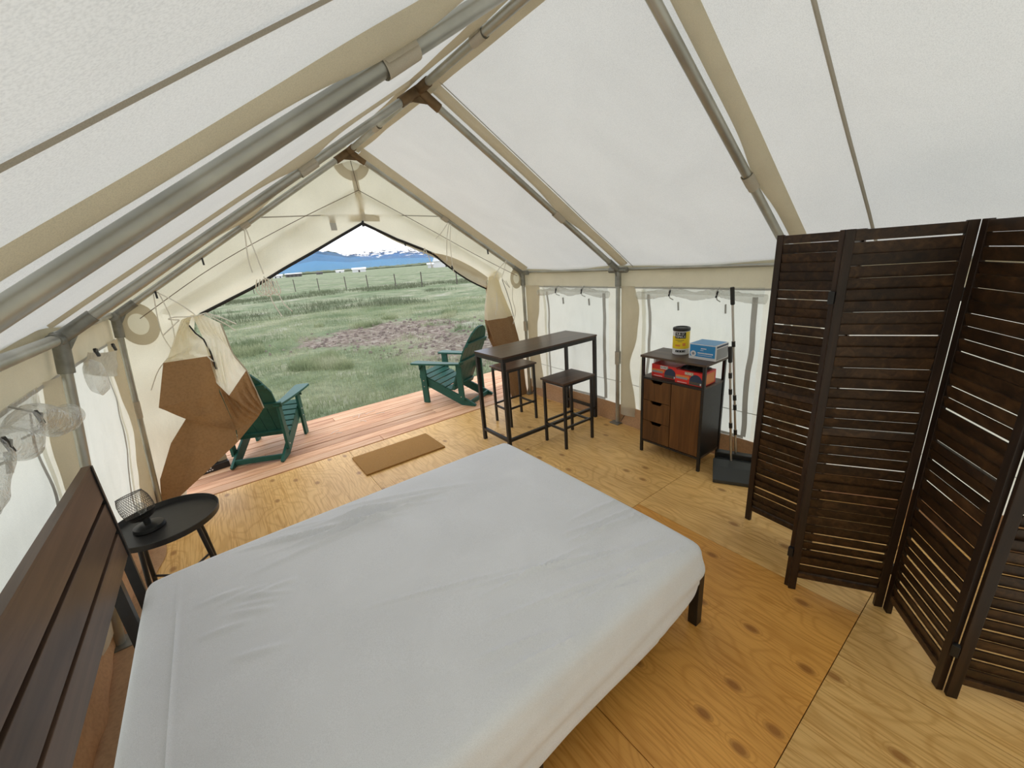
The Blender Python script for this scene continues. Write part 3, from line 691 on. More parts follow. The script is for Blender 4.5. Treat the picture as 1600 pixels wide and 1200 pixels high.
# ------------------------------------------------------------------ tied back door flaps
def sub(quads, n, jit=.006, seed=0, pleat=0.):
    m = MB()
    for q in quads:
        A, B, C, Dv = (Vector(p) for p in q)
        def fn(u, v):
            p = (A*(1-u)+B*u)*(1-v)+(Dv*(1-u)+C*u)*v
            k = 4*u*(1-u)*v*(1-v)*4*.25
            return (p.x, p.y+jit*nse(p.x*9+seed, p.z*9, 3)*4*k+pleat*math.sin((u*3+.6*math.sin(v*3))*2*PI)*min(1, 4*v*(1-v)+.2), p.z)
        m.grid(fn, lin(0, 1, n), lin(0, 1, n))
    return m
d1 = thing('door_1', 'left door flap of cream canvas and tan vinyl, tied back', 'door flap', (-1.6, .02, 0), kind='structure')
a, a2, a3, b1, b2 = (-1.418, 0., 1.50), (-1.491, -.02, 1.472), (-1.639, -.05, 1.207), (-1.67, -.07, 1.183), (-1.364, -.01, 1.170)
z1, z2, z3, b3, b4 = (-1.455, -.012, 1.425), (-1.394, 0, 1.305), (-1.373, -.012, 1.082), (-1.773, -.14, .873), (-1.397, 0, .862)
c1, c2, d0, dd1, dd2, d3, d4 = (-1.613, .0, .663), (-1.36, .05, .497), (-1.348, .04, 1.487), (-1.254, .06, 1.405), (-1.171, .08, .988), (-1.34, -.04, .829), (-1.398, -.01, .947)
e1, e2, f1, f2, f3, f4, f5, f6 = (-1.122, .12, .616), (-1.185, .10, .548), (-1.797, .03, .534), (-1.936, .03, .263), (-1.99, .03, .01), (-1.917, .0, .045), (-1.63, .0, .234), (-1.375, .03, .399)
sub([(a2, z1, z2, a3), (a3, z2, b2, b1), (a, z1, z1, a2)], 14, .02, 1, .014).build('canvas', 'gable', d1, True)
sub([(b1, b2, b4, b3)], 12, .012, 2).build('vinyl', 'vinyl', d1, True)
sub([(b3, b4, c2, c1)], 14, .03, 3, .006).build('vinyl', 'vinyl', d1, True)
mid = (-1.30, -.025, 1.30)
sub([(a, d0, mid, z2), (z2, mid, d3, d4), (d0, dd1, (-1.235, .055, 1.15), mid), (mid, (-1.235, .055, 1.15), dd2, d3)], 14, .02, 4, .010).build('canvas', 'gable', d1, True)
sub([(d3, dd2, e1, e2), (d4, d3, e2, c2)], 14, .025, 5, .014).build('vinyl', 'vinyl', d1, True)
c1b, c2b = (-1.66, .03, .70), (-1.36, .07, .60)
sub([(c1b, c2b, f6, f1), (f1, f6, f5, f2), (f2, f5, f4, f3), (c2, e2, f6, f6)], 10, .015, 6).build('vinyl', 'vinyl', d1, True)
MB().tube([z1, (-1.43, -.02, 1.36), z2, (-1.375, -.01, 1.2), (-1.372, -.02, 1.09)], .006, 6).build('zipper', 'zipper', d1, True)
MB().bar((-1.372, -.022, 1.12), (-1.37, -.024, 1.06), .014, .01).build('zip_pull', 'black', d1)
MB().tube([dd1, (-1.235, .055, 1.15), dd2, (-1.145, .10, .80), e1], .006, 6).build('hem', 'strap', d1, True)
MB().tube([(-1.40, -.015, 1.17), (-1.385, -.03, 1.14), (-1.375, -.028, 1.125), (-1.39, -.02, 1.15)], .005, 6).build('tie_loop', 'rope', d1, True)
d2 = thing('door_2', 'right door flap bundle of cream canvas and tan vinyl, tied back', 'door flap', (1.5, .04, 0), kind='structure')
def bundle(z0, z1, n=26, k=18):
    prof_ = [(1.60, 1.45, .05), (1.39, 1.44, .10), (1.2, 1.45, .15), (1.03, 1.475, .185), (.80, 1.53, .19), (.5, 1.63, .16), (.1, 1.70, .12), (.0, 1.72, .12)]
    def at(z):
        for (za, xa, ra_), (zb, xb, rb) in zip(prof_, prof_[1:]):
            if zb <= z <= za:
                f = (za-z)/(za-zb); return xa+(xb-xa)*f, ra_+(rb-ra_)*f
        return prof_[-1][1:]
    def fn(z, a):
        cx, r = at(z); fold = 1+.16*math.sin(a*5+z*2)*min(1, (1.62-z)*2)
        return (cx+r*math.cos(a)*fold, .06+r*.42*math.sin(a)*fold, z)
    return MB().grid(fn, lin(z0, z1, n), lin(0, 2*PI, 2*k+1))
bundle(1.60, 1.05).build('canvas', 'gable', d2, True); bundle(1.05, .0).build('vinyl', 'vinyl', d2, True)
MB().grid(lambda z, v: (1.37-.07*math.sin((1.56-z)*1.9)+.05*v*math.sin((1.56-z)*2), .06+.05*v, z), lin(1.5, .82, 20), lin(0, 1, 4)).build('side_fold', 'vinyl', d2, True)
MB().tube([(1.53, -.005, 1.50), (1.57, -.02, 1.36), (1.61, -.03, 1.2), (1.64, -.03, 1.05)], .005, 6).build('zipper', 'greyweb', d2, True)
def flapfold(t, v):
    p = Vector((.70+.66*t, .09+.02*math.sin(v*9+t*4), 1.865-.45*t)); q = Vector((.70+.66*t, .04, 1.84-.30*t**1.6-.0*v))
    r = q.lerp(p, v); r.z -= .05*v*math.sin(PI*t); return tuple(r)
MB().grid(flapfold, lin(0, 1, 30), lin(0, 1, 8)).build('rolled_edge', 'band', d2, True)
MB().tube([tuple(Vector(flapfold(t, 1))+Vector((0, 0, -.004))) for t in lin(0, 1, 20)], .009, 6).build('zipper', 'zipper', d2, True)

# ------------------------------------------------------------------ cords
def cord(name, label, paths, r, mat, cat='cord', group=None):
    t = thing(name, label, cat, paths[0][0], group=group)
    for p in paths:
        P = [Vector(q) for q in p]; pts = []
        for i in range(len(P)-1):
            p0, p1_, p2, p3 = P[max(i-1, 0)], P[i], P[i+1], P[min(i+2, len(P)-1)]
            for k in range(6):
                u = k/6; pts.append(.5*((2*p1_)+(p2-p0)*u+(2*p0-5*p1_+4*p2-p3)*u*u+(3*p1_-p0-3*p2+p3)*u**3))
        pts.append(P[-1]); MB().tube(pts, r, 6).build('strand', mat, t, True)
    return t
cord('bungee_cord', 'thin dark bungee cord strung from ridge to both front corners', [[(.006, .02, 2.66), (.03, .015, 2.42)], [(.03, .015, 2.42), (-.6, .012, 2.14), (-1.2, .008, 1.84), (-1.72, .01, 1.515)], [(.03, .015, 2.42), (.6, .012, 2.12), (1.2, .008, 1.80), (1.77, .01, 1.52)]], .0028, 'bungee')
cl_ = [[(-.92, -.02, 2.11), (-.90, -.01, 1.95), (-.875, .0, 1.76)], [(-.93, -.02, 2.11), (-.955, -.01, 1.9), (-.95, .01, 1.78)]]
rg = random.Random(4)
for i in range(6):
    x = -.93+.022*i; zb = 1.72-.0*i; L = .12+.05*rg.random()
    cl_.append([(x, .03, zb), (x-.02, .06, zb-L*.6), (x+.01, .07, zb-L), (x+.045, .06, zb-L*.8), (x+.03, .05, zb-.02)])
cl_.append([(-.875, .03, 1.74), (-.86, .06, 1.6), (-.85, .06, 1.52), (-.81, .06, 1.40)]); cl_.append([(-.86, .03, 1.73), (-.80, .06, 1.60), (-.77, .06, 1.50), (-.72, .07, 1.43)])
cord('tie_cord', 'bunched white tie cords dangling over left slope of the doorway', cl_, .0045, 'rope')
cord('tie_cord', 'white tie cord knotted around the left door flap', [[(-1.50, -.03, 1.475), (-1.56, -.05, 1.49), (-1.52, -.04, 1.50), (-1.42, -.03, 1.49), (-1.33, .05, 1.50)], [(-1.5, -.03, 1.475), (-1.57, -.04, 1.42), (-1.62, -.03, 1.38)], [(-1.33, .05, 1.5), (-1.24, .08, 1.45), (-1.15, .09, 1.38)], [(-1.33, .05, 1.49), (-1.23, .08, 1.40), (-1.17, .09, 1.33)], [(-1.40, -.0, 1.50), (-1.48, .0, 1.60), (-1.58, -.005, 1.69)]], .0045, 'rope')
cord('tie_cord', 'thin tie cords hanging from the left front rafter', [[(-1.60, -.015, 1.68), (-1.63, .03, 1.4), (-1.60, .04, 1.2), (-1.64, .03, 1.02)], [(-1.57, -.015, 1.69), (-1.55, .02, 1.5), (-1.57, .04, 1.3)], [(-1.62, .04, 1.22), (-1.72, .03, 1.12), (-1.80, .03, .98)]], .0038, 'rope')
cord('tie_cord', 'white tie cords looped down from the right front rafter', [[(.89, -.02, 2.13), (.80, .0, 2.03), (.74, .01, 1.98)], [(.90, -.02, 2.13), (.86, .0, 1.95), (.85, .03, 1.75)], [(.92, -.02, 2.12), (.90, .0, 1.95), (.91, .03, 1.70), (.93, .04, 1.62)], [(.62, .05, 1.90), (.60, .06, 1.83)], [(.62, .05, 1.90), (.66, .06, 1.80), (.69, .07, 1.70)]], .004, 'rope')
cord('tie_cord', 'tie cords knotted around the right door flap bundle', [[(1.60, -.02, 1.71), (1.46, -.02, 1.60), (1.42, .0, 1.52)], [(1.60, -.02, 1.71), (1.55, -.02, 1.58), (1.52, -.02, 1.52), (1.58, -.02, 1.44), (1.62, -.02, 1.40), (1.58, -.01, 1.48)], [(1.70, .02, 1.42), (1.68, .02, 1.25), (1.71, .02, 1.1), (1.66, .02, .95)], [(1.39, .0, 1.30), (1.36, .06, 1.25), (1.38, .06, 1.20), (1.42, 0, 1.24), (1.40, -.0, 1.10)], [(1.43, -.01, 1.36), (1.42, -.02, 1.15)]], .004, 'rope')

# ================================================================== BED
BX0, BX1, BY0, BY1, BZ = -1.835, .205, -3.265, -1.745, .485
bed = thing('bed_frame', 'black metal bed frame with a dark brown plank headboard', 'bed frame', ((BX0+BX1)/2, (BY0+BY1)/2, 0))
for x in (BX0+.06, -.80, BX1-.005):
    for y in (BY0+.03, (BY0+BY1)/2, BY1-.03):
        if abs(y-(BY0+BY1)/2) < .1 and x > -.7 and x < .1: continue
        MB().bx(x-.022, x+.022, y-.022, y+.022, .0, .285).build('leg', 'blackmetal', bed, bevel=.003)
for y in (BY0+.035, (BY0+BY1)/2, BY1-.035): MB().bx(BX0+.02, BX1-.02, y-.015, y+.015, .245, .285).build('side_rail', 'blackmetal', bed, bevel=.002)
for x in (BX0+.035, BX1-.035): MB().bx(x-.015, x+.015, BY0+.02, BY1-.02, .245, .285).build('end_rail', 'blackmetal', bed, bevel=.002)
for k in range(9):
    x = BX0+.2+k*.215; MB().bx(x-.02, x+.02, BY0+.03, BY1-.03, .286, .292).build('slat', 'blackmetal', bed)
HX = -1.862
for z0, z1 in ((.605, .722), (.742, .872), (.892, 1.035)): MB().bx(HX-.010, HX+.012, BY0-.02, BY1+.015, z0, z1).build('headboard_plank', 'walnut_y', bed, bevel=.002)
MB().bx(HX-.016, HX-.010, BY0-.02, BY1+.015, .60, 1.03).build('backing_board', 'walnut_y', bed)
m = MB().bx(HX-.016, HX+.014, BY0-.035, BY0-.02, .0, 1.05); m.build('headboard_post', 'blackmetal', bed)
m = MB().bx(HX-.018, HX+.018, BY1+.015, BY1+.035, .0, 1.045); m.build('headboard_post', 'blackmetal', bed)
MB().bx(HX-.016, HX+.013, BY0-.035, BY1+.035, 1.035, 1.047).build('headboard_cap', 'walnut_y', bed)
for y in (BY0+.18, BY1-.18): MB().bx(HX-.03, HX+.01, y-.02, y+.02, .0, .61).build('headboard_leg', 'blackmetal', bed)
MB().bar((HX, BY1-.18, .34), (BX0+.06, BY1-.25, .27), .025, .025).build('bracket', 'blackmetal', bed)

# mattress under a fitted white cover
wr = []
rg = random.Random(12)
def addw(x0, y0, x1, y1, w, a): wr.append((x0, y0, x1, y1, w, a))
for i in range(16):   # fan of creases from far head corner
    t = rg.random(); L = .35+.5*rg.random(); an = math.radians(-26+30*t); sx = -1.45+.5*rg.random(); sy = -1.80-.30*t
    addw(sx, sy, sx+L*math.cos(an), sy+L*math.sin(an), .012+.01*rg.random(), .006+.005*rg.random())
for i in range(22):   # diagonal pulls towards the near foot corner
    t = rg.random(); L = .18+.4*rg.random(); an = math.radians(-22+16*rg.random()); sx = -.9+.95*rg.random(); sy = -2.75-.40*t
    addw(sx, sy, sx+L*math.cos(an), sy+L*math.sin(an), .008+.008*rg.random(), .004+.004*rg.random())
addw(-.75, -2.78, .05, -3.12, .010, .009); addw(-1.1, -2.6, -.5, -2.85, .009, .006)
for i in range(8): sx, sy = -1.72+.3*rg.random(), -2.05-.55*rg.random(); addw(sx, sy, sx+.16, sy-.10*rg.random(), .018, .007)
addw(-1.70, -1.9, -1.70, -3.1, .006, .004)
def wrinkle(x, y):
    z = 0
    for x0, y0, x1, y1, w, a in wr:
        dx, dy = x1-x0, y1-y0; L2 = dx*dx+dy*dy; t = ((x-x0)*dx+(y-y0)*dy)/L2
        if -.1 < t < 1.1:
            dd = ((x-x0)*dy-(y-y0)*dx)/math.sqrt(L2)
            if abs(dd) < 4*w: z += 1.5*a*math.exp(-(dd/(w*.75))**2)*math.sin(PI*min(1, max(0, (t+.1)/1.2)))
    return z
L, Wd = BX1-BX0, BY1-BY0; r = .055; dpt = .30
def hem(x, y):
    """how far the cover hangs below the shoulder; corners are pulled up by the elastic"""
    fx_, fy_ = min(x-BX0, BX1-x), min(y-BY0, BY1-y); s = max(fx_, fy_)
    return .10+.17*min(1, max(0, s/.34))**.7
def sheet(s, t):
    ix, iy = min(max(s, r), L-r), min(max(t, r), Wd-r); ex, ey = s-ix, t-iy; e = max(abs(ex), abs(ey))
    if e < 1e-9: return (BX0+s, BY0+t, BZ+wrinkle(BX0+s, BY0+t)+.004*nse(s*2, t*2)-.012*(abs(s/L-.5)*2)**6-.012*(abs(t/Wd-.5)*2)**6)
    h = math.hypot(ex, ey); ux, uy = ex/h, ey/h; arc = r*PI/2
    zz = -.024 if 0 else 0
    edge = BZ-.012*((abs(ix/L-.5)*2)**6+(abs(iy/Wd-.5)*2)**6)
    if e < arc: o_, z = r*math.sin(e/r), edge-r*(1-math.cos(e/r))
    else:
        f = (e-arc)/(dpt-arc); q = hem(BX0+ix, BY0+iy)*f
        fold = f*(.008*math.sin(q*60+ix*5+iy*3)+.014*nse(ix*2.2, iy*2.2, q*9))
        o_, z = r+.016*math.sin(PI*f)-.004*f*f+fold, edge-r-q
    return (BX0+ix+ux*o_, BY0+iy+uy*o_, z)
def axis(Ln, st): return lin(-dpt+r, 0, 15)[:-1]+lin(0, r, 4)[:-1]+lin(r, Ln-r, int(Ln/st))[:-1]+lin(Ln-r, Ln, 4)[:-1]+lin(Ln, Ln+dpt-r, 15)
o = MB().grid(sheet, axis(L, .0095), axis(Wd, .0095)).build('mattress', 'sheet', None, True)
tag(o, 'bare mattress in a white fitted cover on the bed frame', 'mattress')

# ================================================================== ROOM DIVIDER
PT = [(1.172, -3.025), (1.128, -3.405), (.742, -3.425), (.945, -3.772), (.607, -4.012), (.78, -4.36)]
dv = thing('room_divider', 'dark brown louvred wooden folding screen beside the bed', 'folding screen', (.9, -3.7, 0)); PH = 1.742
slme = None
rg = random.Random(3)
for (x0, y0), (x1, y1) in zip(PT, PT[1:]):
    A, B = Vector((x0, y0, 0)), Vector((x1, y1, 0)); d = (B-A).normalized(); n = Vector((-d.y, d.x, 0)); A = A+d*.010; B = B-d*.010; Lp = (B-A).length
    R = Matrix((d, n, Vector((0, 0, 1)))).transposed()
    p = bpy.data.objects.new('panel', None); 
    m = MB()
    for e in (A+d*.016, B-d*.016): m.box(e+Vector((0, 0, PH/2)), (.032, .020, PH), R)
    m = m.build('panel', 'divider_z', dv, bevel=.002); pan = m
    for z0, z1 in ((.075, .105), (.872, .905), (PH-.045, PH-.004)):
        MB().box((A+B)/2+Vector((0, 0, (z0+z1)/2)), (Lp-.064, .017, z1-z0), R).build('rail', 'divider', pan, bevel=.002)
    for z0, z1, ns in ((.107, .870, 16), (.907, PH-.047, 17)):
        pt_ = (z1-z0)/ns
        for k in range(ns):
            zc = z0+pt_*(k+.5); tl = math.radians(13+2.5*rg.gauss(0, 1)); gapj = rg.random()
            Rs = R @ Matrix.Rotation(tl, 3, 'X')
            MB().box((A+B)/2+Vector((0, 0, zc+.0015*rg.gauss(0, 1))), (Lp-.066, .0065, pt_*(1.02-.05*(gapj > .55))), Rs).build('slat', 'divider', pan)
for i, (x, y) in enumerate(PT[1:-1]):
    for z in (.22, 1.48):
        MB().box((x, y, z), (.022, .022, .05)).build('hinge', 'blackmetal', dv, bevel=.002)

# ================================================================== BAR TABLE AND STOOLS
tb = thing('bar_table', 'narrow dark wood bar table on a black steel frame', 'table', (1.23, -.95, 0))
TX0, TX1, TY0, TY1, TZ = .612, 1.825, -1.195, -.735, .915
MB().bx(TX0, TX1, TY0, TY1, TZ-.016, TZ).build('table_top', 'walnut', tb, bevel=.002)
for y in (TY0+.018, TY1-.018): MB().bx(TX0+.005, TX1-.005, y-.015, y+.015, TZ-.052, TZ-.017).build('apron', 'blackmetal', tb)
for x in (TX0+.02, TX1-.02): MB().bx(x-.015, x+.015, TY0+.033, TY1-.033, TZ-.052, TZ-.017).build('apron', 'blackmetal', tb)
for x in (TX0+.02, TX1-.02):
    for y in (TY0+.018, TY1-.018): MB().bx(x-.016, x+.016, y-.016, y+.016, 0, TZ-.053).build('leg', 'blackmetal', tb, bevel=.002)
    MB().bx(x-.014, x+.014, TY0+.036, TY1-.036, .10, .128).build('stretcher', 'blackmetal', tb)
MB().bx(TX0+.037, TX1-.037, TY0+.004, TY0+.032, .10, .128).build('footrest', 'blackmetal', tb)
def stool(loc, label):
    t = thing('bar_stool', label, 'stool', loc, group=None, world=False); w, d, h = .175, .135, .645
    MB().bx(-.205, .205, -.155, .155, h-.016, h).build('seat', 'walnut', t, bevel=.002)
    for y in (-d, d): MB().bx(-w+.011, w-.011, y-.010, y+.010, h-.04, h-.017).build('seat_rail', 'blackmetal', t)
    for x in (-w, w): MB().bx(x-.010, x+.010, -d+.011, d-.011, h-.04, h-.017).build('seat_rail', 'blackmetal', t)
    for x in (-w, w):
        for y in (-d, d): MB().bx(x-.0115, x+.0115, y-.0115, y+.0115, 0, h-.017).build('leg', 'blackmetal', t, bevel=.0015)
        MB().bx(x-.009, x+.009, -d+.012, d-.012, .175, .193).build('footrest', 'blackmetal', t)
    for y in (-d, d): MB().bx(-w+.012, w-.012, y-.009, y+.009, .20, .218).build('footrest', 'blackmetal', t)
    return t
stool((1.215, -1.372, 0), 'dark wood bar stool on the bed side of the bar table')
stool((1.165, -.588, 0), 'dark wood bar stool on the deck side of the bar table')

# ================================================================== CABINET
cb = thing('cabinet', 'dark brown industrial cabinet with three drawers and a door', 'cabinet', (1.64, -2.255, 0))
CX0, CX1, CY0, CY1, CH = 1.487, 1.80, -2.535, -1.985, .883
MB().bx(CX0-.008, CX1+.004, CY0-.008, CY1+.008, CH-.018, CH).build('top', 'walnut_y', cb, bevel=.002)
for x in (CX0+.011, CX1-.011):
    for y in (CY0+.011, CY1-.011): MB().bx(x-.011, x+.011, y-.011, y+.011, 0, CH-.019).build('leg', 'blackmetal', cb, bevel=.0015)
MB().bx(CX0+.004, CX1-.004, CY0+.004, CY1-.004, .683, .698).build('shelf', 'walnut_y', cb)
MB().bx(CX0+.004, CX1-.004, CY0+.004, CY1-.004, .105, .12).build('bottom', 'walnut_y', cb)
for y in (CY0+.006, CY1-.012): MB().bx(CX0+.024, CX1-.024, y, y+.006, .121, .682).build('side_panel', 'blackmetal', cb)
MB().bx(CX1-.016, CX1-.008, CY0+.024, CY1-.024, .121, .682).build('back_panel', 'walnut_y', cb)
ymid = CY1-.024-.255
for k in range(3):
    z0 = .124+k*.186; z1 = z0+.182; yc = (ymid+.003+CY1-.024)/2; hw = .058; ht = .027
    # drawer front with a scooped finger cut-out along its top edge
    pl = [(CY1-.024, z0), (CY1-.024, z1), (yc+hw, z1), (yc+hw*.6, z1-ht), (yc-hw*.6, z1-ht), (yc-hw, z1), (ymid+.003, z1), (ymid+.003, z0)]
    dr = MB().prism(pl, 0, CX0+.003, CX0+.017); dr = dr.build('drawer', 'walnut_z', cb)
dr = MB().bx(CX0+.003, CX0+.017, CY0+.025, ymid-.003, .124, .678).build('door', 'walnut_z', cb, bevel=.0015)
MB().bx(CX0+.0185, CX0+.03, ymid-.006, ymid+.006, .124, .678).build('divider', 'walnut_z', cb)
for z in (.692, .115): MB().bx(CX0-.001, CX0+.003, CY0+.022, CY1-.022, z-.010, z+.006).build('front_rail', 'blackmetal', cb)

# things on the cabinet
cn = thing('wipes_canister', 'yellow and white wipes canister with black lid on the cabinet', 'canister', (1.70, -2.205, CH))
cx, cy = 1.70, -2.205; R = .064
MB().lathe([(R-.003, CH+.0005), (R, CH+.004), (R, CH+.195), (R-.004, CH+.198)], (cx, cy, 0), 40).build('body', 'white', cn, True)
lab = MB().lathe([(R+.0006, CH+.050), (R+.0006, CH+.150)], (cx, cy, 0), 40, False).build('label', 'yellow', cn, True)
def cyl_patch(a0, a1, z0, z1, mat, off=.0012, name='label_print'):
    return MB().grid(lambda a, z: (cx+(R+off)*math.cos(a), cy+(R+off)*math.sin(a), z), lin(a0, a1, 14), [z0, z1]).build(name, mat, cn, True)
fa = math.atan2(-3.98-cy, -1.31-cx)   # the printed front faces into the room
cyl_patch(fa-.75, fa+.55, CH+.135, CH+.185, 'black'); cyl_patch(fa+.55, fa+1.5, CH+.12, CH+.188, 'yellow', .0010); cyl_patch(fa-.65, fa+.55, CH+.022, CH+.040, 'black')
cyl_patch(fa-.75, fa+.35, CH+.118, CH+.122, 'wire'); cyl_patch(fa-.4, fa+.1, CH+.108, CH+.111, 'wire'); cyl_patch(fa+.18, fa+.55, CH+.075, CH+.098, 'orange'); cyl_patch(fa-.7, fa-.1, CH+.07, CH+.085, 'orange', .0008)
for k in range(4): cyl_patch(fa-.55+k*.3, fa-.42+k*.3, CH+.027, CH+.035, 'grey', .0016)
def cyl_text(s, zc, size, span, mat):
    n = len(s)
    for i, ch in enumerate(s):
        if ch == ' ': continue
        a = fa-.1-span/2+span*(i+.5)/n; nrm = Vector((math.cos(a), math.sin(a), 0)); tang = Vector((-math.sin(a), math.cos(a), 0))
        text_part(ch, size, Vector((cx, cy, zc))+nrm*(R+.002), tang, (0, 0, 1), mat, cn)
cyl_text("TUB O'", CH+.171, .024, 1.05, 'white'); cyl_text('TOWELS', CH+.149, .024, 1.15, 'white')
MB().lathe([(R+.002, CH+.192), (R+.003, CH+.196), (R+.003, CH+.212), (R-.004, CH+.218), (R-.016, CH+.2185), (R-.019, CH+.212), (.002, CH+.212)], (cx, cy, 0), 40).build('lid', 'black', cn, True)

bb = thing('blue_box', 'blue and white cardboard box lying on the cabinet', 'box', (1.70, -2.44, CH))
QX0, QX1, QY0, QY1, QZ = 1.60, 1.785, -2.545, -2.335, CH+.001
MB().bx(QX0, QX1, QY0, QY1, QZ, QZ+.118).build('carton', 'white', bb, bevel=.002)
MB().bx(QX0-.0008, QX0, QY0+.006, QY1-.008, QZ+.022, QZ+.112).build('front_print', 'blue', bb)
MB().bx(QX0+.002, QX1-.008, QY0+.010, QY1-.004, QZ+.118, QZ+.1188).build('top_print', 'blue', bb)
MB().bx(QX0+.01, QX1-.005, QY0-.0008, QY0, QZ+.098, QZ+.112).build('side_print', 'navy', bb); MB().bx(QX0+.012, QX1-.006, QY0-.0006, QY0, QZ+.006, QZ+.090).build('side_print', 'grey', bb)
m = MB(); m.lathe([(.022, 0), (.022, .001)], (QX0-.0012, QY1-.036, QZ+.043), 24, True, Matrix.Rotation(-PI/2, 3, 'Y')); m.build('round_emblem', 'white', bb)
m = MB(); m.lathe([(.011, 0), (.011, .001)], (QX0-.0018, QY1-.036, QZ+.043), 20, True, Matrix.Rotation(-PI/2, 3, 'Y')); m.build('round_emblem_centre', 'grey', bb)
m = MB()
for k in range(11): m.bx(QX0-.0014, QX0-.0008, QY1-.070-k*.011, QY1-.0785-k*.011, QZ+.046, QZ+.056)
m.bx(QX0-.0014, QX0-.0008, QY1-.07, QY1-.185, QZ+.034, QZ+.037)
m.build('lettering', 'white', bb)
m = MB()
for k in range(4): m.bx(QX0-.0014, QX0-.0008, QY1-.095-k*.011, QY1-.103-k*.011, QZ+.083, QZ+.091)
m.bx(QX0-.0014, QX0-.0008, QY1-.09, QY1-.115, QZ+.071, QZ+.074); m.build('lettering', 'white', bb)

def redbox(y1, x0, label, dz=0., lidm=False):
    w, d, h = .225, .19, .105; t = thing('red_box', label, 'box', (x0+d/2, y1-w/2, .698))
    z = .6992
    MB().bx(x0, x0+d, y1-w, y1, z, z+h).build('carton', 'red', t, bevel=.0015); f = x0-.0007
    MB().bx(f, x0, y1-.006, y1-w*.52, z+.044, z+.066).build('printed_band', 'orange', t); MB().bx(f-.0003, x0, y1-.006, y1-w*.46, z+.036, z+.052).build('printed_band', 'grey', t)
    m = MB(); m.grid(lambda a, v: (f, y1-w*.76+.052*v*math.cos(a), z+.03+.058*v*math.sin(a)), lin(0, PI, 14), [0, 1]); m.build('printed_picture', 'navy', t)
    MB().bx(f-.0002, x0, y1-w*.53, y1-w+.004, z+.006, z+.030).build('printed_panel', 'wire', t)
    MB().bx(f, x0, y1-.08, y1-.150, z+.074, z+.100).build('title_panel', 'white' if not lidm else 'card', t)
    text_part('HUSKY', .022, (f-.0004, y1-.115, z+.087), (0, -1, 0), (0, 0, 1), 'black' if not lidm else 'white', t)
    MB().bx(f-.0003, x0, y1-.02, y1-.10, z+.008, z+.012).build('lettering', 'white', t); MB().bx(f-.0004, x0, y1-w+.02, y1-w+.010, z+.010, z+.026).build('lettering', 'white', t)
    MB().bx(x0+.01, x0+d-.02, y1-w-.0007, y1-w, z+.008, z+.09).build('side_print', 'orange' if lidm else 'red', t)
    return t
redbox(-2.045, 1.545, 'red printed box on the cabinet shelf beside the white packet')
redbox(-2.285, 1.505, 'red printed box on the cabinet shelf with black bags on top', 0, True)
m = MB(); m.grid(lambda u, v: (1.53+.15*u+.006*nse(u*6, v*6), -2.30-.19*v, .808+.030*math.sin(PI*u)**.5*math.sin(PI*v)**.5*(1+.8*nse(u*7, v*7, 2))), lin(0, 1, 22), lin(0, 1, 22))
o = m.build('bin_bags', 'black', None, True); tag(o, 'crumpled black plastic bags on top of a red box', 'plastic bags')
m = MB().bx(1.60, 1.72, -2.045, -2.022, .6992, .850); m = m.build('white_packet', 'white', None, bevel=.006); tag(m, 'white packet standing at the end of the cabinet shelf', 'packet')

# broom and long-handled dustpan
br = thing('broom', 'long-handled black broom leaning behind the cabinet', 'broom', (1.74, -2.66, 0))
tp, bt = Vector((1.645, -2.60, 1.425)), Vector((1.728, -2.70, .13))
dr_ = (bt-tp).normalized()
MB().tube([tp+dr_*.10, bt], .0085, 12).build('handle', 'chrome', br, True)
MB().tube([tp, tp+dr_*.004, tp+dr_*.12, tp+dr_*.125], .014, 12, True, [.010, .0145, .0145, .010]).build('grip', 'black', br, True)
for f in (.30, .62, .68, .84): MB().tube([tp+dr_*(1.3*f), tp+dr_*(1.3*f+.04)], .0125, 12).build('collar', 'black', br, True)
MB().box((1.725, -2.705, .12), (.06, .28, .045), Matrix.Rotation(.36, 3, 'Z')).build('brush_head', 'black', br, bevel=.006)
m = MB()
for i in range(30):
    for j in range(4):
        q = Matrix.Rotation(.36, 3, 'Z') @ Vector((-.022+.0145*j, -.130+.0090*i, 0)); m.bar((1.73+q.x, -2.71+q.y, .11), (1.73+q.x*1.1+(j-1.5)*.008, -2.71+q.y*1.04, .004), .006, .006)
o = m.build('bristles', 'black', br); o['kind'] = 'stuff'
dp = thing('dustpan', 'upright black lobby dustpan with a long handle by the folding screen', 'dustpan', (1.62, -2.74, 0))
tp, bt = Vector((1.615, -2.635, 1.01)), Vector((1.655, -2.70, .10)); dr_ = (bt-tp).normalized()
MB().tube([tp+dr_*.08, bt], .0085, 12).build('handle', 'chrome', dp, True); MB().tube([tp, tp+dr_*.004, tp+dr_*.115, tp+dr_*.12], .014, 12, True, [.010, .0145, .0145, .010]).build('grip', 'black', dp, True)
for f in (.22, .36, .66): MB().tube([tp+dr_*(.9*f), tp+dr_*(.9*f+.04)], .0125, 12).build('collar', 'black', dp, True)
Rz = Matrix.Rotation(.5, 3, 'Z'); c = Vector((1.60, -2.745, 0)); m = MB()
pr_ = [(-.13, .002), (.12, .002), (.13, .10), (.07, .105), (-.02, .085), (-.13, .03)]
n = len(pr_); vs_ = []
for sx in (-1, 1):
    for a_, b_ in pr_: q = Rz @ Vector((a_, sx*.14*(1-.25*(a_ > .1)), b_)); vs_.append(c+q)
m.add(vs_, [tuple(range(n))[::-1], tuple(range(n, 2*n))]+[(i, (i+1) % n, n+(i+1) % n, n+i) for i in range(n)]); m.build('pan', 'darkgrey', dp, bevel=.006)

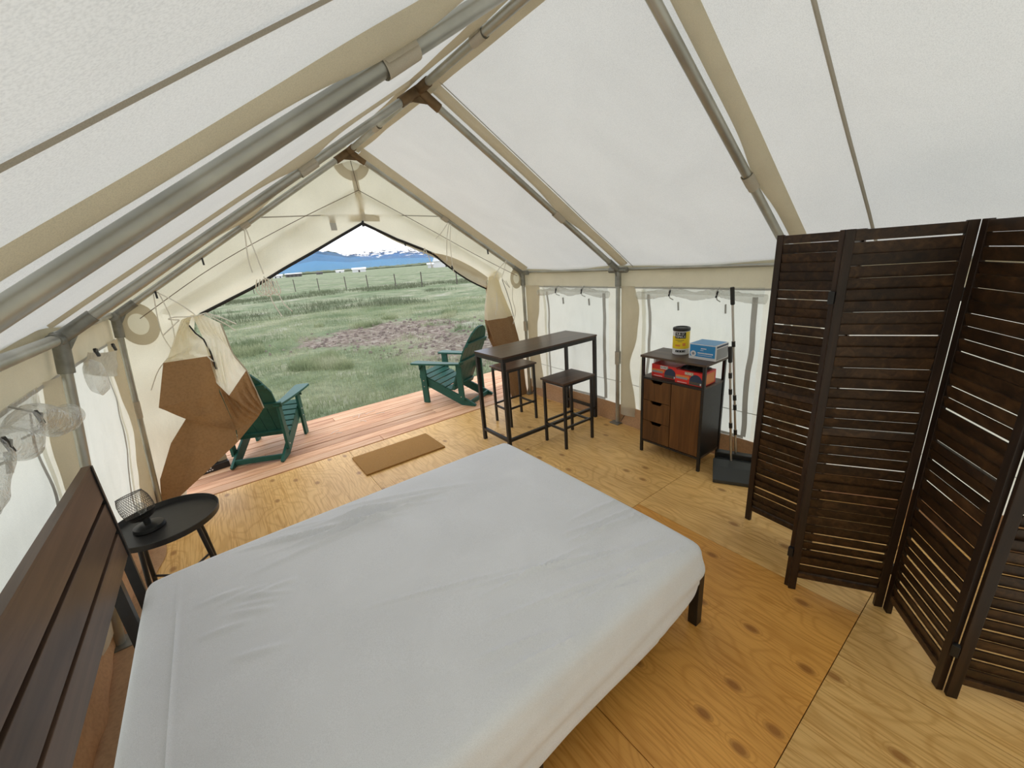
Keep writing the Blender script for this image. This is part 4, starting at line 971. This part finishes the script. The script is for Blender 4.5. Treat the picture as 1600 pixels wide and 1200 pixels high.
# ================================================================== TRAY TABLE AND LAMP
tt = thing('tray_table', 'round black metal tray table beside the headboard', 'side table', (-1.775, -1.25, 0)); TC = (-1.775, -1.25); TH = .495; TR = .245
MB().lathe([(TR-.012, TH-.022), (TR, TH-.020), (TR+.004, TH+.012), (TR, TH+.013), (TR-.008, TH-.014), (TR-.02, TH-.016), (.001, TH-.016)], (*TC, 0), 64).build('tray', 'blackmetal', tt, True)
for k in range(4):
    a = PI/4+k*PI/2+.1; x, y = math.cos(a), math.sin(a)
    MB().tube([(TC[0]+x*.17, TC[1]+y*.17, TH-.023), (TC[0]+x*.195, TC[1]+y*.195, .25), (TC[0]+x*.21, TC[1]+y*.21, .0)], .011, 10).build('leg', 'blackmetal', tt, True)
MB().tube([(TC[0]+.17*math.cos(a_), TC[1]+.17*math.sin(a_), TH-.03) for a_ in lin(0, 2*PI, 33)], .007, 8).build('under_ring', 'blackmetal', tt, True)
for k in (0, 1):
    a = PI/4+.1+k*PI/2; x, y = math.cos(a)*.2, math.sin(a)*.2; MB().tube([(TC[0]+x, TC[1]+y, .12), (TC[0]-x, TC[1]-y, .12)], .007, 8).build('cross_bar', 'blackmetal', tt, True)
lp = thing('cage_lamp', 'small black lamp with wire mesh cage on the tray table', 'lamp', (-1.845, -1.25, TH-.015)); LX, LY, LZ = -1.845, -1.25, TH-.0155
MB().lathe([(.066, LZ), (.07, LZ+.004), (.066, LZ+.022), (.03, LZ+.028), (.003, LZ+.028)], (LX, LY, 0), 36).build('base', 'black', lp, True)
MB().tube([(LX, LY, LZ+.026), (LX-.003, LY+.005, LZ+.09)], .016, 14).build('socket', 'black', lp, True)
MB().lathe([(.010, LZ+.088), (.022, LZ+.115), (.024, LZ+.13), (.015, LZ+.15), (.002, LZ+.157)], (LX-.004, LY+.006, 0), 18).build('bulb', 'clear', lp, True)
Rt_ = Matrix.Rotation(math.radians(-14), 3, 'X') @ Matrix.Rotation(math.radians(-12), 3, 'Y'); cc = Vector((LX-.008, LY+.015, LZ+.052))
pf_ = [(.024, 0), (.050, .012), (.066, .04), (.071, .08), (.067, .125), (.056, .155)]
def cpt(r_, z_, a_): return tuple(cc+Rt_ @ Vector((r_*math.cos(a_), r_*math.sin(a_), z_)))
def pfi(t):
    f = t*(len(pf_)-1); i = min(int(f), len(pf_)-2); k = f-i; return pf_[i][0]*(1-k)+pf_[i+1][0]*k, pf_[i][1]*(1-k)+pf_[i+1][1]*k
m = MB()
for k in range(40):
    for tw in (-1, 1): m.tube([cpt(*pfi(t), 2*PI*k/40+tw*t*1.1) for t in lin(0, 1, 10)], .0007, 4)
o = m.build('cage', 'wire', lp); o['kind'] = 'stuff'
for t in (0, 1):
    r_, z_ = pfi(t); MB().tube([cpt(r_, z_, a_) for a_ in lin(0, 2*PI, 33)], .0022, 6).build('cage_rim', 'black', lp, True)
m = MB().lathe([(.024, 0), (.050, .012), (.066, .038)], cc, 32, False, Rt_); m.build('cage_dish', 'black', lp, True)

# ================================================================== DOORMAT, BOX, CHAIRS
m = MB().grid(lambda u, v: (-.545+.775*u, -.635+.44*v, .016+.003*nse(u*60, v*40)), lin(0, 1, 90), lin(0, 1, 60)); m.bx(-.545, .23, -.635, -.195, .001, .0155)
o = m.build('doormat', 'mat'); tag(o, 'plain brown coir doormat on the plywood by the door', 'doormat')
bx_ = thing('black_box', 'flat black cardboard box with white lettering on the deck', 'box', (-1.68, .66, 0), .12, world=False)
MB().bx(-.17, .17, -.12, .12, .002, .062).build('carton', 'black', bx_, bevel=.002); MB().bx(-.10, .165, -.07, .11, .063, .115).build('carton', 'black', bx_, bevel=.002)
MB().bx(.09, .1655, -.0715, -.0701, .064, .1145).build('printed_panel', 'card', bx_)
m = MB()
for k in range(9): m.bx(-.14+k*.019, -.128+k*.019, -.1212, -.1203, .038, .050)
for k in range(7): m.bx(-.10+k*.020, -.087+k*.020, -.1212, -.1203, .018, .028)
for k in range(6): m.bx(-.06+k*.022, -.045+k*.022, -.0712, -.0703, .080, .094)
m.build('lettering', 'white', bx_)

def adirondack(loc, rz, label):
    t = thing('adirondack_chair', label, 'chair', loc, rz, world=False)
    for s in (-1, 1):
        MB().prism([(.385, .37), (.385, .255), (-.20, .0), (-.39, .0), (-.405, .022), (-.30, .075)], 0, s*.225-.013, s*.225+.013).build('side_rail', 'green', t, bevel=.003)
        MB().bx(s*.253-.013, s*.253+.013, .285, .372, .0, .535).build('front_leg', 'green', t, bevel=.003)
        MB().prism([(.30, .535), (.36, .535), (.36, .45)], 0, s*.28-.01, s*.28+.01).build('arm_bracket', 'green', t)
        MB().bx(s*.253-.013, s*.253+.013, -.26, -.185, .075, .535).build('rear_post', 'green', t, bevel=.003)
        pl = [(s*.225, .40), (s*.245, .43), (s*.36, .43), (s*.375, .40), (s*.365, .24), (s*.335, -.02), (s*.305, -.20), (s*.285, -.285), (s*.225, -.285), (s*.235, .0)]
        MB().prism(pl, 2, .535, .557).build('arm', 'green', t, bevel=.003)
        for y, z in ((.33, .30), (.33, .22), (-.22, .12)): MB().lathe([(.008, 0), (.006, .004)], (s*(.266), y, z), 10, True, Matrix.Rotation(s*PI/2, 3, 'Y')).build('bolt', 'chrome', t)
    # seat slats follow the rails
    for k in range(6):
        f = k/6; y = .365-.078*k; z = .375-.0365*k*.93
        MB().box((0, y, z), (.475, .070, .018), Matrix.Rotation(math.radians(22.5), 3, 'X')).build('seat_slat', 'green', t, bevel=.003)
    MB().box((0, .398, .345), (.475, .018, .055)).build('front_apron', 'green', t, bevel=.004)
    tl = math.radians(25); dy, dz = -math.sin(tl), math.cos(tl); b0 = Vector((0, -.075, .19))
    for k in range(5):
        xb = (k-2)*.094; xt = (k-2)*.104; Lb = .865-.022*(k-2)**2-.004*(abs(k-2) > 1.5); e = .030 if abs(k-2) == 2 else (.014 if abs(k-2) == 1 else .004)
        w0, w1 = .0445, .0495; sgn = 1 if k > 2 else -1
        th = Vector((0, dz, -dy))*.0
        nrm = Vector((0, dz, math.sin(tl)))*.009
        def P_(x, l): return b0+Vector((x, dy*l, dz*l))
        arch = lambda q: .868-.024*q*q-.004*q**4
        ls, rs = arch(k-2.5), arch(k-1.5); top_ = arch(k-2)
        front = [P_(xb-w0, 0), P_(xb+w0, 0), P_(xt+w1, rs), P_(xt, top_), P_(xt-w1, ls)]
        m = MB(); n_ = 5; m.add([p+nrm for p in front]+[p-nrm for p in front], [tuple(range(n_)), tuple(range(n_, 2*n_))[::-1]]+[(i, (i+1) % n_, n_+(i+1) % n_, n_+i) for i in range(n_)])
        m.build('back_slat', 'green', t)
    for l, w in ((.03, .47), (.40, .60), (.64, .47)):
        c = b0+Vector((0, dy*l-.022, dz*l)); MB().box(c, (w, .022, .055), Matrix.Rotation(tl, 3, 'X')).build('back_brace', 'green', t, bevel=.003)
    MB().bx(-.212, .212, -.335, -.310, .012, .062).build('stretcher', 'green', t, bevel=.003)
    return t
adirondack((1.085, .585, .002), .487, 'dark green slatted garden chair on the deck by the bar table')
adirondack((-1.117, .70, .002), -.447, 'dark green slatted garden chair on the deck beside the black box')
m = MB()
for (x, y, a, l) in ((-.55, .62, .5, .12), (-.50, .60, -.6, .07), (-.15, .9, 1.2, .10), (-.05, .95, .3, .14), (.05, .85, -.3, .1), (-.12, .7, 2.2, .09), (-.2, .98, .1, .16)):
    m.tube([(x, y, .004), (x+l*.5*math.cos(a), y+l*.5*math.sin(a), .012), (x+l*math.cos(a), y+l*math.sin(a), .004)], .0028, 5)
o = m.build('straw_wisps', 'rope', None, True); tag(o, 'dry straw wisps scattered on the deck boards', 'straw', kind='stuff')
